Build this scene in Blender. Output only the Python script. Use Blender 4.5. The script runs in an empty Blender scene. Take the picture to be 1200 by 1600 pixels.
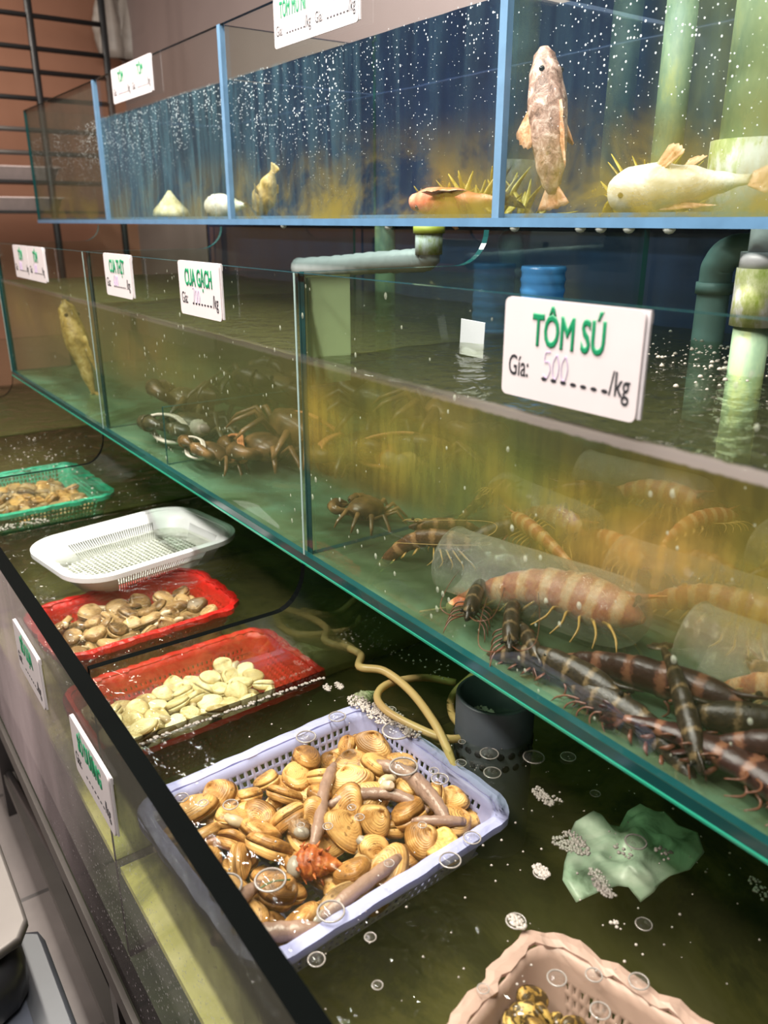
import bpy, bmesh, math, random
from mathutils import Vector, Matrix, noise
PI = math.pi
C = bpy.context.scene.collection
sc = bpy.context.scene
random.seed(7)
# All heights below are measured from eye level; EYE is the eye height above the floor
# (every top-level object is raised by it once, at the end of the script).
EYE = 1.42

# ------------------------------------------------------------------ camera, world, lamps, exposure
cam_d = bpy.data.cameras.new('camera')
cam = bpy.data.objects.new('camera', cam_d); C.objects.link(cam)
cam_d.sensor_fit = 'HORIZONTAL'; cam_d.sensor_width = 36.0; cam_d.lens = 36.0 * 1260 / 1200
cam_d.clip_start = 0.02; cam_d.clip_end = 60
cam.location = (0, 0, 0)
cam.rotation_euler = (math.radians(90 - 19.855), 0, math.radians(54.516))
cam_d.dof.use_dof = True; cam_d.dof.focus_distance = 1.15; cam_d.dof.aperture_fstop = 7.0
sc.camera = cam

w = bpy.data.worlds.new('world'); sc.world = w; w.use_nodes = True
w.node_tree.nodes['Background'].inputs[0].default_value = (0.60, 0.55, 0.52, 1)
w.node_tree.nodes['Background'].inputs[1].default_value = 0.26

def lamp(name, loc, sx, sy, power, col, rot=(0, 0, 0)):
    d = bpy.data.lights.new(name, 'AREA'); d.shape = 'RECTANGLE'; d.size = sx; d.size_y = sy
    d.energy = power; d.color = col
    o = bpy.data.objects.new(name, d); C.objects.link(o); o.location = loc; o.rotation_euler = rot
    return o
lamp('ceiling_and_fill_lamp', (-0.60, 0.22, 1.35), 1.6, 0.10, 50, (1.0, 0.95, 0.87))
lamp('ceiling_and_fill_lamp', (-2.3, 0.22, 1.35), 1.4, 0.10, 50, (1.0, 0.95, 0.87))
lamp('ceiling_and_fill_lamp', (-1.1, -0.75, 1.35), 2.0, 0.15, 64, (1.0, 0.94, 0.86), (math.radians(28), 0, 0))  # added aisle fill, brightens the front glass and cards
lamp('ceiling_and_fill_lamp', (-1.3, 0.92, 1.15), 2.4, 0.06, 40, (0.97, 0.98, 1.0), (math.radians(75), 0, 0))  # added lamp turned to the back, lights the navy board
lamp('ceiling_and_fill_lamp', (-4.3, 0.4, 1.6), 0.6, 0.3, 20, (1.0, 0.90, 0.80))

sc.view_settings.view_transform = 'Standard'; sc.view_settings.look = 'None'
sc.view_settings.gamma = 1.0; sc.view_settings.use_curve_mapping = False
sc.view_settings.exposure = 0.42
sc.cycles.transparent_max_bounces = 40
sc.cycles.max_bounces = 8
sc.cycles.caustics_reflective = False
sc.cycles.sample_clamp_indirect = 6.0

# ------------------------------------------------------------------ node helper
class NT:
    def __init__(s, name):
        s.m = bpy.data.materials.new(name); s.m.use_nodes = True
        s.t = s.m.node_tree; s.t.nodes.clear()
        s.o = s.t.nodes.new('ShaderNodeOutputMaterial')
    def n(s, typ, props=None, out=0, **ins):
        nd = s.t.nodes.new('ShaderNode' + typ)
        for k, v in (props or {}).items(): setattr(nd, k, v)
        for k, v in ins.items():
            i = nd.inputs[int(k[1:])] if k[0] == 'i' and k[1:].isdigit() else nd.inputs[k.replace('_', ' ')]
            if isinstance(v, bpy.types.NodeSocket): s.t.links.new(v, i)
            elif isinstance(v, (tuple, list)) and len(v) == 3 and i.type == 'RGBA': i.default_value = (*v, 1)
            else: i.default_value = v
        return nd.outputs[out]
    def coord(s, scale=(1, 1, 1), which=3):
        c = s.n('TexCoord', out=which)
        if scale != (1, 1, 1): c = s.n('Mapping', i0=c, i3=scale)
        return c
    def xyz(s, axis): return s.n('SeparateXYZ', out='XYZ'.index(axis), i0=s.n('TexCoord', out=3))
    def noise(s, scale, vec=None, detail=4, rough=0.55, dist=0.0):
        return s.n('TexNoise', i0=vec if vec is not None else s.coord(), Scale=scale, Detail=detail, Roughness=rough, Distortion=dist)
    def math(s, op, a, b=0.5, clamp=False): return s.n('Math', {'operation': op, 'use_clamp': clamp}, i0=a, i1=b)
    def mr(s, v, a, b, c=0.0, d=1.0):
        return s.n('MapRange', {'interpolation_type': 'SMOOTHSTEP'}, i0=v, i1=a, i2=b, i3=c, i4=d)
    def ramp(s, fac, *stops):
        nd = s.t.nodes.new('ShaderNodeValToRGB'); s.t.links.new(fac, nd.inputs[0])
        e = nd.color_ramp.elements
        while len(e) < len(stops): e.new(0.5)
        for el, (p, c) in zip(e, stops): el.position = p; el.color = (*c, 1) if len(c) == 3 else c
        return nd.outputs[0]
    def mixc(s, f, a, b):
        nd = s.t.nodes.new('ShaderNodeMix'); nd.data_type = 'RGBA'
        for i, v in ((0, f), (6, a), (7, b)):
            if isinstance(v, bpy.types.NodeSocket): s.t.links.new(v, nd.inputs[i])
            else: nd.inputs[i].default_value = (*v, 1) if i else v
        return nd.outputs[2]
    def mixs(s, f, a, b): return s.n('MixShader', i0=f, i1=a, i2=b)
    def bump(s, h, strength=0.5, dist=0.01): return s.n('Bump', Strength=strength, Distance=dist, Height=h)
    def done(s, shader): s.t.links.new(shader, s.o.inputs[0]); return s.m

def plain(name, col, rough=0.5, metal=0.0, var=0.12, scale=30, spec=0.5, bump=0.0, bscale=80, trans=0.0):
    t = NT(name)
    f = t.noise(scale)
    c = t.mixc(f, tuple(x * (1 - var * 1.5) for x in col), tuple(min(1, x * (1 + var)) for x in col))
    kw = dict(Base_Color=c, Roughness=rough, Metallic=metal)
    kw['Specular_IOR_Level'] = spec
    if bump: kw['Normal'] = t.bump(t.noise(bscale), bump, 0.004)
    b = t.n('BsdfPrincipled', **kw)
    if trans:
        b = t.mixs(trans, b, t.n('BsdfTranslucent', i0=c))
    return t.done(b)

def clear_shader(t, tint, ior=1.5, rough=0.0, normal=None, gain=1.0):
    fr = t.n('Fresnel', IOR=ior, **({'Normal': normal} if normal is not None else {}))
    if gain != 1.0: fr = t.math('MULTIPLY', fr, gain, True)
    g = t.n('BsdfGlossy', Color=(1, 1, 1), Roughness=rough, **({'Normal': normal} if normal is not None else {}))
    return t.mixs(fr, t.n('BsdfTransparent', i0=tint), g)

def m_glass(name, tint=(0.97, 0.99, 0.98), gain=0.22):
    t = NT(name); return t.done(clear_shader(t, tint, gain=gain))
GLASS = m_glass('clear_glass')
GLASS_FRONT = m_glass('front_glass', (0.975, 0.99, 0.985), 0.06)
GLASS_PART = m_glass('partition_glass', (0.92, 0.965, 0.935))
GLASS_LOW = m_glass('green_glass', (0.92, 0.96, 0.93), 0.6)
EDGE = plain('glass_edge_teal', (0.006, 0.050, 0.050), 0.12, var=0.3, scale=8)
EDGE_LIT = plain('glass_edge_green', (0.02, 0.24, 0.15), 0.15, var=0.25, scale=6)  # bright green of light piped through the edge, put into the colour
EDGE_DARK = plain('glass_edge_black_green', (0.0008, 0.0014, 0.0013), 0.6, var=0.3, scale=8, spec=0.02)
SILICONE = plain('silicone_blue', (0.15, 0.28, 0.44), 0.35, var=0.2, scale=25, trans=0.2)
SILICONE_DARK = plain('silicone_blue_grey', (0.09, 0.19, 0.32), 0.3, var=0.2, scale=25)
NAVY = None
def m_navy():
    t = NT('navy_painted_board')
    st = t.noise(3.0, t.coord((6, 1, 0.6)), 5)
    c = t.ramp(st, (0.25, (0.005, 0.013, 0.042)), (0.6, (0.009, 0.025, 0.070)), (0.85, (0.03, 0.07, 0.10)))
    return t.done(t.n('BsdfPrincipled', Base_Color=c, Roughness=0.45))
NAVY = m_navy()

def m_film_upper():
    """upper front glass: droplets everywhere, pale lime streaks, golden algae bloom near the bottom"""
    t = NT('wet_front_glass_upper')
    X, Z = t.xyz('X'), t.xyz('Z')
    under = t.mr(Z, 0.300, 0.292)
    vor = t.n('TexVoronoi', out=0, Vector=t.coord(), Scale=210.0, Randomness=1.0)
    vcol = t.n('TexVoronoi', out=1, Vector=t.coord(), Scale=210.0, Randomness=1.0)
    rnd = t.n('SeparateColor', i0=vcol)
    patch = t.mr(t.noise(6.0, t.coord((1, 1, 0.7)), 4), 0.30, 0.62, 0.35, 1.0)
    patch = t.math('MULTIPLY', patch, t.mr(Z, 0.02, 0.26, 0.25, 1.0))
    rad = t.math('MULTIPLY', t.mr(rnd, 0.35, 1.0), t.math('MULTIPLY', patch, 0.42))
    drop = t.math('MULTIPLY', t.math('LESS_THAN', vor, rad), under)
    streak = t.mr(t.noise(9.0, t.coord((3.2, 1, 0.35)), 6, 0.62, 0.5), 0.36, 0.75, 0.0, 0.42)
    left = t.mr(X, -0.95, -2.0, 0.25, 1.0)
    haze = t.math('MULTIPLY', t.math('ADD', streak, t.mr(X, -1.2, -2.6, 0.02, 0.18)), t.math('MULTIPLY', t.math('MULTIPLY', under, left), t.mr(X, -2.765, -2.755)))
    dry = t.math('MULTIPLY', t.mr(X, -2.755, -2.765), t.mr(t.noise(3.0), 0.3, 0.7, 0.45, 0.7))
    gold = t.math('MULTIPLY', t.mr(Z, 0.17, 0.0), t.mr(t.noise(5.0, t.coord((1.2, 1, 1.6)), 5, 0.65, 0.6), 0.36, 0.66))
    gold = t.math('MULTIPLY', gold, t.mr(X, -2.3, -1.5, 0.35, 1.0))
    speck = t.mr(t.noise(120, None, 2), 0.66, 0.72, 0.0, 0.5)
    gold = t.math('ADD', gold, t.math('MULTIPLY', gold, speck), True)
    g = clear_shader(t, (0.97, 0.99, 0.985), gain=0.08)
    def veil(col): return t.mixs(0.45, t.n('BsdfDiffuse', i0=col), t.n('BsdfTranslucent', i0=col))
    s = t.mixs(haze, g, veil((0.15, 0.30, 0.37)))
    s = t.mixs(dry, s, veil((0.085, 0.078, 0.062)))
    lime = t.math('MULTIPLY', t.mr(X, -0.72, -0.58), t.mr(t.noise(7.0, t.coord((1.5, 1, 0.5)), 5), 0.3, 0.65, 0.1, 0.5))
    s = t.mixs(lime, s, veil((0.30, 0.36, 0.14)))
    s = t.mixs(t.math('MULTIPLY', gold, 0.8), s, veil((0.36, 0.27, 0.05)))
    s = t.mixs(t.math('MULTIPLY', drop, 0.75), s, t.n('BsdfPrincipled', Base_Color=(0.8, 0.85, 0.88), Roughness=0.15))
    return t.done(s)

def m_film_mid():
    """middle front glass: golden-green algae bloom under the water line, drops above it"""
    t = NT('wet_front_glass_middle')
    X, Z = t.xyz('X'), t.xyz('Z')
    under = t.mr(Z, -0.174, -0.182)
    cl = t.noise(4.2, t.coord((1, 1, 1.3)), 5, 0.6, 0.8)
    gold = t.math('MULTIPLY', t.mr(Z, -0.185, -0.25, 0.45, 1.0), t.mr(Z, -0.36, -0.265))
    gold = t.math('MULTIPLY', gold, t.mr(cl, 0.30, 0.62, 0.35, 1.0))
    gold = t.math('MULTIPLY', gold, t.mr(X, -0.97, -0.955, 0.22, 1.0))
    rub = t.mr(t.noise(26.0, t.coord((3, 1, 0.5)), 4, 0.6), 0.35, 0.65, 0.7, 1.0)
    gold = t.math('MULTIPLY', t.math('MULTIPLY', gold, rub), under)
    greeny = t.math('MULTIPLY', t.mr(X, -0.9, -1.3, 0.03, 0.12), under)
    vor = t.n('TexVoronoi', out=0, Vector=t.coord((1, 1, 0.7)), Scale=95.0, Randomness=1.0)
    rnd = t.n('SeparateColor', i0=t.n('TexVoronoi', out=1, Vector=t.coord((1, 1, 0.7)), Scale=95.0, Randomness=1.0))
    rad = t.math('MULTIPLY', t.mr(rnd, 0.55, 1.0), t.mr(t.noise(8.0), 0.42, 0.62, 0.05, 0.30))
    drop = t.math('LESS_THAN', vor, rad)
    hue = t.ramp(t.noise(3.1, None, 3), (0.36, (0.24, 0.27, 0.07)), (0.5, (0.48, 0.36, 0.07)), (0.64, (0.70, 0.42, 0.11)))
    def veil(c): return t.mixs(0.45, t.n('BsdfDiffuse', i0=c), t.n('BsdfTranslucent', i0=c))
    g = clear_shader(t, (0.97, 0.99, 0.98), gain=0.07)
    s = t.mixs(greeny, g, veil((0.13, 0.22, 0.11)))
    s = t.mixs(t.math('MULTIPLY', gold, 0.80), s, veil(hue))
    dn = t.bump(t.math('MULTIPLY', vor, -1.0), 1.0, 0.004)
    s = t.mixs(t.math('MULTIPLY', drop, 0.5), s, t.n('BsdfPrincipled', Base_Color=(0.55, 0.58, 0.45), Roughness=0.08, Normal=dn))
    # pale pinkish line along the water level
    wob = t.math('ADD', Z, t.math('MULTIPLY', t.noise(60, None, 2), 0.004))
    line = t.math('MULTIPLY', t.mr(wob, -0.182, -0.178), t.mr(wob, -0.167, -0.171))
    line = t.math('MULTIPLY', line, t.mr(X, -0.75, -0.45, 0.12, 0.85))
    s = t.mixs(line, s, veil((0.62, 0.52, 0.50)))
    return t.done(s)

def m_film_low():
    t = NT('wet_reflecting_glass_lower')
    Z = t.xyz('Z'); X = t.xyz('X')
    vor = t.n('TexVoronoi', out=0, Vector=t.coord(), Scale=170.0, Randomness=1.0)
    rnd = t.n('SeparateColor', i0=t.n('TexVoronoi', out=1, Vector=t.coord(), Scale=170.0, Randomness=1.0))
    rad = t.math('MULTIPLY', t.mr(rnd, 0.4, 1.0), t.mr(t.noise(7.0), 0.36, 0.6, 0.0, 0.32))
    drop = t.math('MULTIPLY', t.math('LESS_THAN', vor, rad), t.mr(Z, -0.66, -0.72))
    g = clear_shader(t, (0.95, 0.975, 0.96), gain=0.16)
    veil = t.n('BsdfDiffuse', i0=(0.62, 0.50, 0.52))  # pinkish reflection on the far glass, put into the colour
    haze = t.math('MULTIPLY', t.mr(t.noise(3.0, t.coord((1, 1, 0.4))), 0.3, 0.7, 0.25, 0.8), t.mr(X, -0.9, -1.5, 0.04, 1.0))  # mask of the pinkish reflection on the far glass
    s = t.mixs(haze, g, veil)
    dark_refl = t.math('MULTIPLY', t.mr(Z, -0.690, -0.670), t.mr(t.noise(5.0, t.coord((1, 1, 0.5)), 5), 0.3, 0.7, 0.45, 0.85))  # dark reflection above the water line, put into the glass colour
    dark_refl = t.math('MULTIPLY', dark_refl, t.mr(X, -1.1, -0.9, 0.2, 1.0))
    s = t.mixs(dark_refl, s, t.n('BsdfDiffuse', i0=(0.075, 0.072, 0.058)))
    s = t.mixs(t.math('MULTIPLY', drop, 0.6), s, t.n('BsdfPrincipled', Base_Color=(0.75, 0.72, 0.72), Roughness=0.15))
    return t.done(s)

def m_water(name, tint, bumps, strength, gain=1.0, vol=None):
    """vol = (density, scatter colour): the murk suspended in the water"""
    t = NT(name)
    h = None
    for sc_, wgt in bumps:
        v = t.math('MULTIPLY', t.noise(sc_, t.coord(), 3, 0.5, 0.8), wgt)
        h = v if h is None else t.math('ADD', h, v)
    def murk(t):
        if vol: t.t.links.new(t.n('VolumePrincipled', Color=vol[1], Density=vol[0], Anisotropy=0.3), t.o.inputs[1])
    murk(t); t.done(clear_shader(t, tint, 1.33, 0.0, t.bump(h, strength, 0.02), gain))
    q = NT(name + '_side'); murk(q); q.done(q.n('BsdfTransparent', i0=(1, 1, 1)))
    return [t.m, q.m]

WATER_LOW = m_water('water_lower', (0.95, 0.97, 0.90), ((9, 1.0), (26, 0.6)), 0.55, 1.2, (1.0, (0.82, 0.78, 0.34)))
WATER_MID = m_water('water_middle', (0.92, 0.96, 0.85), ((8, 1.0), (34, 0.55)), 0.75, 0.65, (0.60, (0.74, 0.68, 0.32)))
WATER_UP = m_water('water_upper', (0.95, 0.98, 0.98), ((9, 1.0),), 0.12)

def m_mottle(name, stops, scale=6, rough=0.6, stretch=(1, 1, 1), dist=0.8, bump=0.3):
    t = NT(name)
    f = t.noise(scale, t.coord(stretch), 6, 0.6, dist)
    c = t.ramp(f, *stops)
    return t.done(t.n('BsdfPrincipled', Base_Color=c, Roughness=rough, Normal=t.bump(f, bump, 0.02)))
ALGAE_FLOOR = m_mottle('algae_covered_base', ((0.30, (0.03, 0.05, 0.012)), (0.40, (0.16, 0.17, 0.036)), (0.49, (0.60, 0.54, 0.14)), (0.64, (0.90, 0.80, 0.36))), 4.5, bump=0.15)
ALGAE_WALL = m_mottle('algae_covered_back', ((0.3, (0.008, 0.014, 0.007)), (0.6, (0.04, 0.05, 0.018)), (0.8, (0.09, 0.09, 0.03))), 4)
def m_base(name, stops, scale, clear, tint):
    t = NT(name); f = t.noise(scale, None, 6, 0.6, 0.8)
    return t.done(t.mixs(clear, t.n('BsdfPrincipled', Base_Color=t.ramp(f, *stops), Roughness=0.3), t.n('BsdfTransparent', i0=tint)))
MID_FLOOR = m_base('green_glass_base', ((0.35, (0.05, 0.07, 0.03)), (0.48, (0.12, 0.17, 0.09)), (0.60, (0.16, 0.30, 0.19)), (0.75, (0.34, 0.38, 0.20))), 5, 0.58, (0.66, 0.90, 0.74))
UP_FLOOR = m_base('clear_glass_base', ((0.4, (0.05, 0.06, 0.03)), (0.6, (0.20, 0.19, 0.07))), 7, 0.8, (0.85, 0.95, 0.93))
MID_BACK = m_mottle('dark_green_back', ((0.3, (0.012, 0.026, 0.022)), (0.6, (0.03, 0.05, 0.035)), (0.8, (0.10, 0.11, 0.05))), 3, 0.5, (3, 1, 0.6))

# ------------------------------------------------------------------ mesh helpers
class MB:
    def __init__(s): s.b = bmesh.new(); s.layer = None
    def attr(s):
        if s.layer is None: s.layer = s.b.verts.layers.float.new('t')
        return s.layer
    def box(s, lo, hi, mi=0):
        v = [s.b.verts.new((x, y, z)) for x in (lo[0], hi[0]) for y in (lo[1], hi[1]) for z in (lo[2], hi[2])]
        for f in ((0, 1, 3, 2), (4, 6, 7, 5), (0, 4, 5, 1), (2, 3, 7, 6), (0, 2, 6, 4), (1, 5, 7, 3)):
            s.b.faces.new([v[i] for i in f]).material_index = mi
        return s
    def loft(s, rings, cap=True, mi=0, tv=None, closed=True):
        rs = []; L = s.attr() if tv is not None else None
        for k, r in enumerate(rings):
            vs = [s.b.verts.new(p) for p in r]
            if L is not None:
                for v in vs: v[L] = tv[k]
            rs.append(vs)
        n = len(rs[0])
        for a, b in zip(rs, rs[1:]):
            for i in range(n if closed else n - 1):
                j = (i + 1) % n
                f = s.b.faces.new((a[i], a[j], b[j], b[i])); f.material_index = mi; f.smooth = True
        if cap:
            for r in (rs[0][::-1], rs[-1]):
                try: s.b.faces.new(r).material_index = mi
                except ValueError: pass
        return rs
    def tube(s, path, rad, n=8, mi=0, cap=True, flat=1.0, tv=None):
        path = [Vector(p) for p in path]; m = len(path)
        if not isinstance(rad, (list, tuple)): rad = [rad] * m
        rings = []; up = None
        for k, p in enumerate(path):
            d = (path[min(k + 1, m - 1)] - path[max(k - 1, 0)]).normalized()
            if up is None:
                up = Vector((0, 0, 1)) if abs(d.z) < 0.9 else Vector((1, 0, 0))
            side = d.cross(up)
            if side.length < 1e-5: side = d.orthogonal()
            side.normalize(); up = side.cross(d).normalized()
            rings.append([p + rad[k] * (math.cos(a) * side + flat * math.sin(a) * up) for a in (2 * PI * i / n for i in range(n))])
        s.loft(rings, cap, mi, tv); return s
    def ball(s, c, r, seg=10, rings=6, mi=0, zmin=-1.0, rot=None):
        r = Vector(r) if isinstance(r, (tuple, list, Vector)) else Vector((r, r, r)); c = Vector(c)
        rr = []
        a0 = math.asin(max(-1, zmin)) + 1e-3
        for k in range(rings + 1):
            a = a0 + (PI / 2 - 1e-3 - a0) * k / rings
            ring = [Vector((r.x * math.cos(a) * math.cos(u), r.y * math.cos(a) * math.sin(u), r.z * math.sin(a))) for u in (2 * PI * i / seg for i in range(seg))]
            if rot is not None: ring = [rot @ v for v in ring]
            rr.append([c + v for v in ring])
        s.loft(rr, True, mi); return s
    def prism(s, pts, thick, axis='y', at=0.0, mi_face=0, mi_edge=0, mi_back=None):
        """extrude a 2-D outline along an axis; two big faces and edge faces have their own material"""
        def v(p, q):
            if axis == 'y': return (p[0], q, p[1])
            if axis == 'x': return (q, p[0], p[1])
            return (p[0], p[1], q)
        a = [s.b.verts.new(v(p, at)) for p in pts]; b = [s.b.verts.new(v(p, at + thick)) for p in pts]
        f = s.b.faces.new(a); f.material_index = mi_face
        f = s.b.faces.new(b[::-1]); f.material_index = mi_face if mi_back is None else mi_back
        n = len(pts)
        for i in range(n):
            s.b.faces.new((a[i], b[i], b[(i + 1) % n], a[(i + 1) % n])).material_index = mi_edge
        return s
    def mesh(s, name, mats, recalc=True):
        if recalc: bmesh.ops.recalc_face_normals(s.b, faces=s.b.faces)
        me = bpy.data.meshes.new(name); s.b.to_mesh(me); s.b.free()
        for m in (mats if isinstance(mats, (list, tuple)) else [mats]): me.materials.append(m)
        return me
    def build(s, name, mats, parent=None, baked=True, recalc=True):
        o = bpy.data.objects.new(name, s.mesh(name, mats, recalc)); C.objects.link(o)
        if parent is not None:
            o.parent = parent
            if baked:                       # mesh was drawn in room coordinates
                q = parent; off = Vector((0, 0, 0))
                while q is not None: off += q.location; q = q.parent
                o.location = -off
        return o

def tag(o, label=None, cat=None, group=None, kind=None):
    if label: o['label'] = label
    if cat: o['category'] = cat
    if group: o['group'] = group
    if kind: o['kind'] = kind
    return o
def thing(name, label, cat, loc=(0, 0, 0), rot=(0, 0, 0), group=None):
    o = bpy.data.objects.new(name, None); C.objects.link(o); o.empty_display_size = 0.03
    o.location = loc; o.rotation_euler = rot
    return tag(o, label, cat, group)
def child(name, me, parent, loc=(0, 0, 0), rot=(0, 0, 0), scale=(1, 1, 1)):
    o = bpy.data.objects.new(name, me); C.objects.link(o); o.parent = parent
    o.location = loc; o.rotation_euler = rot; o.scale = scale
    return o
def dup(root, loc, rot, label=None, group=None, scale=None):
    kids = [c for c in root.children]
    r = root.copy(); C.objects.link(r); r.location = loc; r.rotation_euler = rot
    if scale is not None: r.scale = scale
    if label: r['label'] = label
    if group: r['group'] = group
    for ch in kids:
        c = ch.copy(); C.objects.link(c); c.parent = r
        for g in list(ch.children):
            d = g.copy(); C.objects.link(d); d.parent = c
    return r
def smooth_path(pts, k=6):
    """Catmull-Rom through the points"""
    P = [Vector(p) for p in pts]; P = [2 * P[0] - P[1]] + P + [2 * P[-1] - P[-2]]; out = []
    for i in range(1, len(P) - 2):
        for j in range(k):
            u = j / k; a, b, c, d = P[i - 1:i + 3]
            out.append(0.5 * ((2 * b) + (c - a) * u + (2 * a - 5 * b + 4 * c - d) * u * u + (3 * b - a - 3 * c + d) * u ** 3))
    return out + [P[-2]]

# ------------------------------------------------------------------ room
FL = -EYE
def m_floor():
    t = NT('floor_tiles')
    br = t.n('TexBrick', {'offset': 0.0}, Vector=t.coord(), Color1=(0.15, 0.125, 0.12), Color2=(0.19, 0.16, 0.15), Mortar=(0.05, 0.045, 0.045), Scale=1.0, **{'Mortar_Size': 0.006, 'Brick_Width': 0.4, 'Row_Height': 0.4})
    c = t.mixc(t.noise(9, None, 5), (0.09, 0.08, 0.075), br)
    return t.done(t.n('BsdfPrincipled', Base_Color=c, Roughness=0.35))
o = MB().box((-6.2, -2.6, FL - 0.05), (1.6, 1.9, FL)).build('floor', m_floor()); tag(o, kind='structure')
def m_plaster(name, a, b): 
    t = NT(name); return t.done(t.n('BsdfPrincipled', Base_Color=t.mixc(t.noise(2.2, None, 5), a, b), Roughness=0.75))
o = MB().box((-5.1, 1.80, FL), (1.6, 1.9, 2.0)).build('wall_back', m_plaster('mauve_plaster', (0.17, 0.125, 0.115), (0.23, 0.175, 0.16))); tag(o, kind='structure')
o = MB().box((-5.2, -2.6, FL), (-5.1, 1.9, 2.0)).build('wall_left', m_plaster('orange_brown_board', (0.22, 0.095, 0.055), (0.34, 0.16, 0.095))); tag(o, kind='structure')

# navy board standing behind the rack of tanks
o = MB().box((-3.04, 1.34, FL), (0.6, 1.37, 0.10)).build('backing_board', NAVY)
tag(o, 'tall navy blue board standing behind the middle row of glass tanks', 'board')

# ------------------------------------------------------------------ glass tanks
def fillet(y0, y1, z0, z1, n=8):
    """quarter curve from the horizontal top (z0) up to a vertical end (y1, z1)"""
    return [(y0 + (y1 - y0) * math.sin(a), z1 - (z1 - z0) * math.cos(a)) for a in (PI / 2 * i / n for i in range(n + 1))]

# lower tank ---------------------------------------------------------------------------
LX0, LX1, LY0, LY1 = -3.80, 0.0, 0.194, 1.26
LZ0, LZ1, LW = -1.03, -0.548, -0.672
low = thing('glass_tank', 'long low glass tank at the front holding baskets of shellfish', 'fish tank', ((LX0 + LX1) / 2, (LY0 + LY1) / 2, LZ0))
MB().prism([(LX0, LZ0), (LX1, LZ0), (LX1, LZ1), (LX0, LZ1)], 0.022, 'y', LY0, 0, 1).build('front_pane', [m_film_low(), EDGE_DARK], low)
MB().prism([(LX0, LZ0), (LX1, LZ0), (LX1, -0.48), (LX0, -0.48)], 0.012, 'y', LY1 - 0.012, 0, 0).build('back_pane', [ALGAE_WALL], low)
MB().box((LX0, LY0, LZ0 - 0.012), (LX1, LY1, LZ0)).build('base_pane', [ALGAE_WALL], low)
LB = -0.86  # level of an added false bottom, raised so the lamps reach it
for x0, x1 in ((-3.786, -2.853), (-2.836, -1.909), (-1.892, -0.968), (-0.951, -0.015)):
    MB().box((x0, LY0 + 0.026, LB - 0.012), (x1, LY1 - 0.016, LB)).build('added_raised_floor', [ALGAE_FLOOR], low)
prof = [(LY0 + 0.023, LZ0 + 0.001), (LY0 + 0.023, -0.541)] + fillet(0.487, 0.537, -0.541, -0.477) + [(LY1 - 0.014, -0.477), (LY1 - 0.014, LZ0 + 0.001)]
for x in (LX0, -2.85, -1.906, -0.965, LX1 - 0.012):
    MB().prism(prof, 0.011, 'x', x, 0, 1).build('partition', [GLASS_LOW, EDGE_DARK], low)

# middle tank --------------------------------------------------------------------------
MX0, MX1, MY0, MY1 = -2.86, 0.0, 0.540, 1.27
SEAM = plain('seam_green_white', (0.26, 0.36, 0.34), 0.3)
MZ0, MZ1, MW = -0.462, -0.0637, -0.1755
mid = thing('glass_tank', 'middle glass tank of crabs and prawns with white price cards', 'fish tank', ((MX0 + MX1) / 2, (MY0 + MY1) / 2, MZ0))
def pane_front(x0, x1, z0, z1, y, th, face, back, edge, name, parent):
    return MB().prism([(x0, z0), (x1, z0), (x1, z1), (x0, z1)], th, 'y', y, 0, 2, 1).build(name, [face, back, edge], parent)
pane_front(MX0, MX1, MZ0, MZ1, MY0, 0.010, GLASS_FRONT, m_film_mid(), EDGE, 'front_pane', mid)
b = MB(); b.box((MX0, MY0, MZ0 - 0.013), (MX1, MY1, MZ0 - 0.0005)); 
for f in b.b.faces:
    if f.calc_center_median().y < MY0 + 1e-4: f.material_index = 1
b.build('base_pane', [MID_FLOOR, EDGE], mid)
b = MB().box((MX0, MY0 - 0.0015, MZ0 - 0.0155), (MX1, MY0 + 0.004, MZ0 - 0.0128)); b.build('base_edge', [EDGE_LIT], mid)
MB().box((MX0, MY1 - 0.012, MZ0), (MX1, MY1, -0.02)).build('back_pane', [MID_BACK if False else GLASS], mid)
prof = [(MY0 + 0.011, MZ0), (MY0 + 0.011, -0.063)] + fillet(0.815, 0.874, -0.063, -0.013) + [(MY1 - 0.013, -0.013), (MY1 - 0.013, MZ0)]
for x in (MX0, -1.906, -0.965, MX1 - 0.012):
    MB().prism(prof, 0.011, 'x', x, 0, 1).build('partition', [GLASS_PART, EDGE], mid)
    MB().box((x + 0.003, MY0 - 0.0005, MZ0), (x + 0.007, MY0 + 0.0005, MZ1)).build('silicone_seam', [SEAM], mid); MB().box((x - 0.003, MY0 + 0.0102, MZ0), (x, MY0 + 0.018, MZ1)).build('silicone_seam', [EDGE], mid)
# small inner fence that keeps the crabs off the front corner
MB().prism([(0.552, MZ0), (0.552, -0.345), (1.2, -0.345), (1.2, MZ0)], 0.008, 'x', -1.53, 0, 1).build('inner_fence', [GLASS_PART, EDGE], mid)
# see-through pale green strip on the partition beside the front corner
t = NT('pale_green_strip'); STRIP_MAT = t.done(t.mixs(0.38, t.n('BsdfTransparent', i0=(0.9, 0.95, 0.85)), t.n('BsdfTranslucent', i0=(0.55, 0.62, 0.40))))
MB().box((-0.9535, 0.552, MZ0 + 0.25), (-0.952, 0.622, -0.068)).build('pale_green_strip', [STRIP_MAT], mid)

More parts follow.
